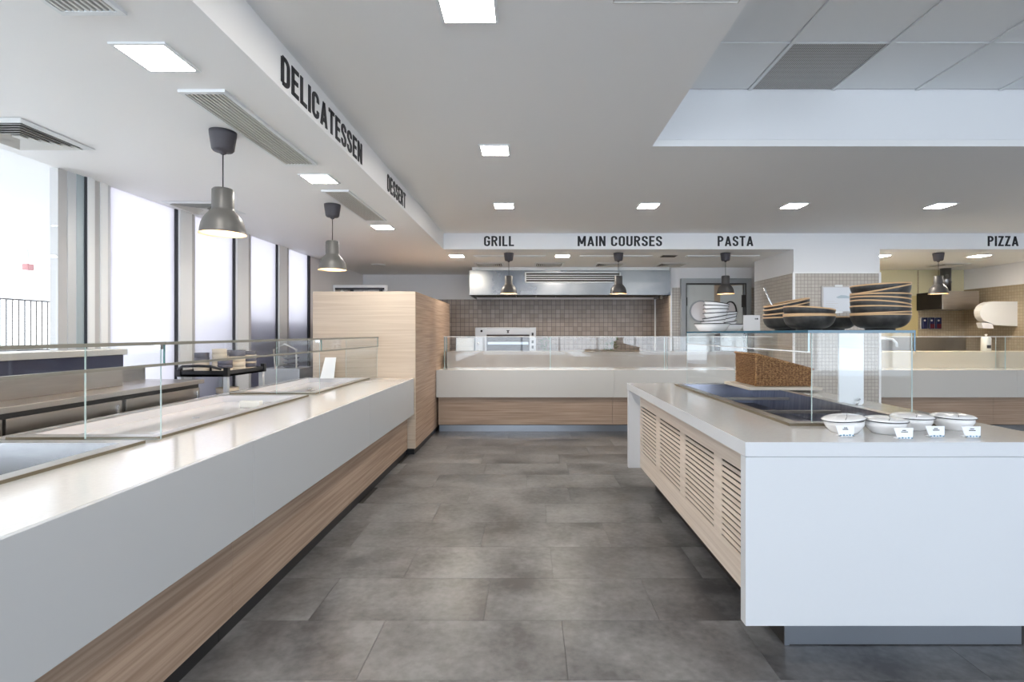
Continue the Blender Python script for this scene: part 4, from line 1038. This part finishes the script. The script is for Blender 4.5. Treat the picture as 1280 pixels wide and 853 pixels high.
# ---- wicker basket (real weave)
BY0,BY1,BX0,BX1,BZ = 4.25,4.68,1.886,2.36,1.012
bk = thing('wicker_basket', 'sloping brown wicker bread basket behind the island glass', 'basket', (BX0,BY0,BZ))
def topz(x): return 1.45 + (417 - (443 + (x-BX0)/(BX1-BX0)*19))*4.25/640
bm = nb(); poly=[(BX0+.006,BZ),(BX1-.006,BZ),(BX1-.006,topz(BX1)-.004),(BX0+.006,topz(BX0)-.004)]
obj('lining', prism(nb(), poly, 'y', BY0+.008, BY1-.008), mat('dark_wicker_lining', (.10,.045,.02), .8), bk); bm.free()
bm = nb(); n = 20
zz = BZ+.006; row=0
while zz < topz(BX0)-.006:
    # x extent for this height
    xe = BX1
    if zz > topz(BX1): xe = BX0 + (BX1-BX0)*(topz(BX0)-zz)/(topz(BX0)-topz(BX1))
    pts = []; x = BX0; i = 0
    while x < xe:
        pts.append((x, BY0+ (.003 if (i+row)%2 else -.003), zz)); x += .014; i += 1
    if len(pts) > 2: tube(bm, pts, .0043, 5)
    pts = []; y = BY0; i = 0
    while y <= BY1:
        pts.append((BX0+(.003 if (i+row)%2 else -.003), y, zz)); y += .014; i += 1
    tube(bm, pts, .0043, 5)
    zz += .0105; row += 1
wv = obj('woven_strand', bm, M['wicker'], bk); wv['kind'] = 'stuff'
bm = nb(); x = BX0
while x < BX1:
    tube(bm, [(x+.007,BY0+.001,BZ),(x+.007,BY0+.001,topz(x))], .004, 5); x += .028
st = obj('stake', bm, M['wicker'], bk); st['kind'] = 'stuff'
obj('braided_rim', tube(nb(), [(BX0,BY1,topz(BX0)),(BX0,BY0,topz(BX0)),(BX1,BY0,topz(BX1)),(BX1,BY1,topz(BX1))], .010, 8), M['wicker'], bk)
obj('corner_post', tube(nb(), [(BX0,BY0-.002,BZ),(BX0,BY0-.002,topz(BX0))], .011, 8), M['wicker'], bk)
t = thing('serving_board', 'pale board under the wicker basket', 'board', (2.1,4.4,.985))
obj('board', B(1.80,2.40,4.18,4.72,.9845,1.010,.004), M['wickerwood'], t)

# ---- plates with lids on the island front, and tent cards
GI = 'white lidded bowls in a row on the island front'
info = [(1.525,2.48,'leftmost lidded white bowl, its plate lid tilted up to the right',-.10),(1.712,2.46,'second lidded white bowl from the left on the island front',-.0),
        (1.915,2.56,'third lidded white bowl from the left on the island front',0),(2.120,2.56,'rightmost lidded white bowl on the island front',0)]
first = None
for x, y, lb, tl_ in info:
    if first is None:
        t = thing('lidded_bowl', lb, 'bowl', (x,y,IT), group=GI)
        r=.096
        obj('body', lathe(nb(), [(0,0.0003),(.060,.0003),(.066,.006),(.082,.022),(.090,.036),(.0925,.040),(.093,.060),(.088,.060),(.085,.04),(.05,.01),(0,.01)], 48), M['china'], t, world=False)
        pl = obj('plate_lid', lathe(nb(), [(0,.072),(.05,.073),(.085,.066),(.1005,.060),(.103,.0625),(.088,.0715),(.055,.0785),(0,.079)], 48), M['china'], t, world=False)
        obj('rim_line', lathe(nb(), [(.1015,.059),(.1038,.061),(.1035,.0635),(.1015,.0635)], 48, close=True), M['greyline'], pl, world=False, label='thin dark line round the plate')
        obj('painted_line', tube(nb(), [(-.04,-.085,.0725),(-.01,-.05,.078),(.02,.0,.0800),(.05,.04,.0785)], .0012, 5), M['greyline'], pl, world=False)
        for o_c in [t]+[c for c in bpy.data.objects if c.parent == t]: pass
        t.scale = (.93,.93,1)
        first = t
    else:
        t = copy_tree(first); t.location = (x,y,IT); tag(t, lb, 'bowl', GI)
pl = [c for c in bpy.data.objects if c.parent == first and c.name.startswith('plate_lid')][0]
pl.rotation_euler = (0,R(-5.5),0); pl.location = (.004,0,.004)
M['frostcard'] = mat('card_plastic', (.86,.88,.92), .3)
tx = ['leftmost bowl','second bowl','third bowl','rightmost bowl']
for (px, pb), nm in zip(((1056.5,545.5),(1129.5,549),(1169,546.5),(1214,547)), tx):
    Y = (1.45-IT)*640/(pb-417); x = (px-661)*Y/640
    t = thing('tent_card', 'small white name card in front of the '+nm+' on the island', 'card', (x,Y,IT), group='white name cards on the island front')
    bm = nb(); f = [(-.044,0,.050),(.044,0,.050),(.036,-.008,.012),(.026,-.010,.001),(-.026,-.010,.001),(-.036,-.008,.012)]
    a = [bm.verts.new(p) for p in f]; b = [bm.verts.new((p[0],p[1]+.003,p[2])) for p in f]
    for i in range(6): bm.faces.new((a[i],a[(i+1)%6],b[(i+1)%6],b[i]))
    bm.faces.new(a); bm.faces.new(b)
    obj('card_face', bm, M['frostcard'], t, world=False)
    obj('card_leg', B(-.03,.03,.002,.022,.0005,.004), M['frostcard'], t, world=False)
    rn = random.Random(px)
    for row, (z, n) in enumerate(((.038,3),(.031,5))):
        xx = -.003*n
        for i in range(n):
            w_ = rn.uniform(.003,.006); obj('printed_mark', B(xx,xx+w_,-.0052+ (.050-z)*-.1,-.0035+(.050-z)*-.1,z,z+.0035), M['greyline'], t, world=False); xx += w_+.0015
    for i in range(5):
        xx = -.03+.014*i; obj('printed_flower', B(xx,xx+.007,-.0125,-.0095,.004,.008+.002*(i%2)), M['blueink'], t, world=False)
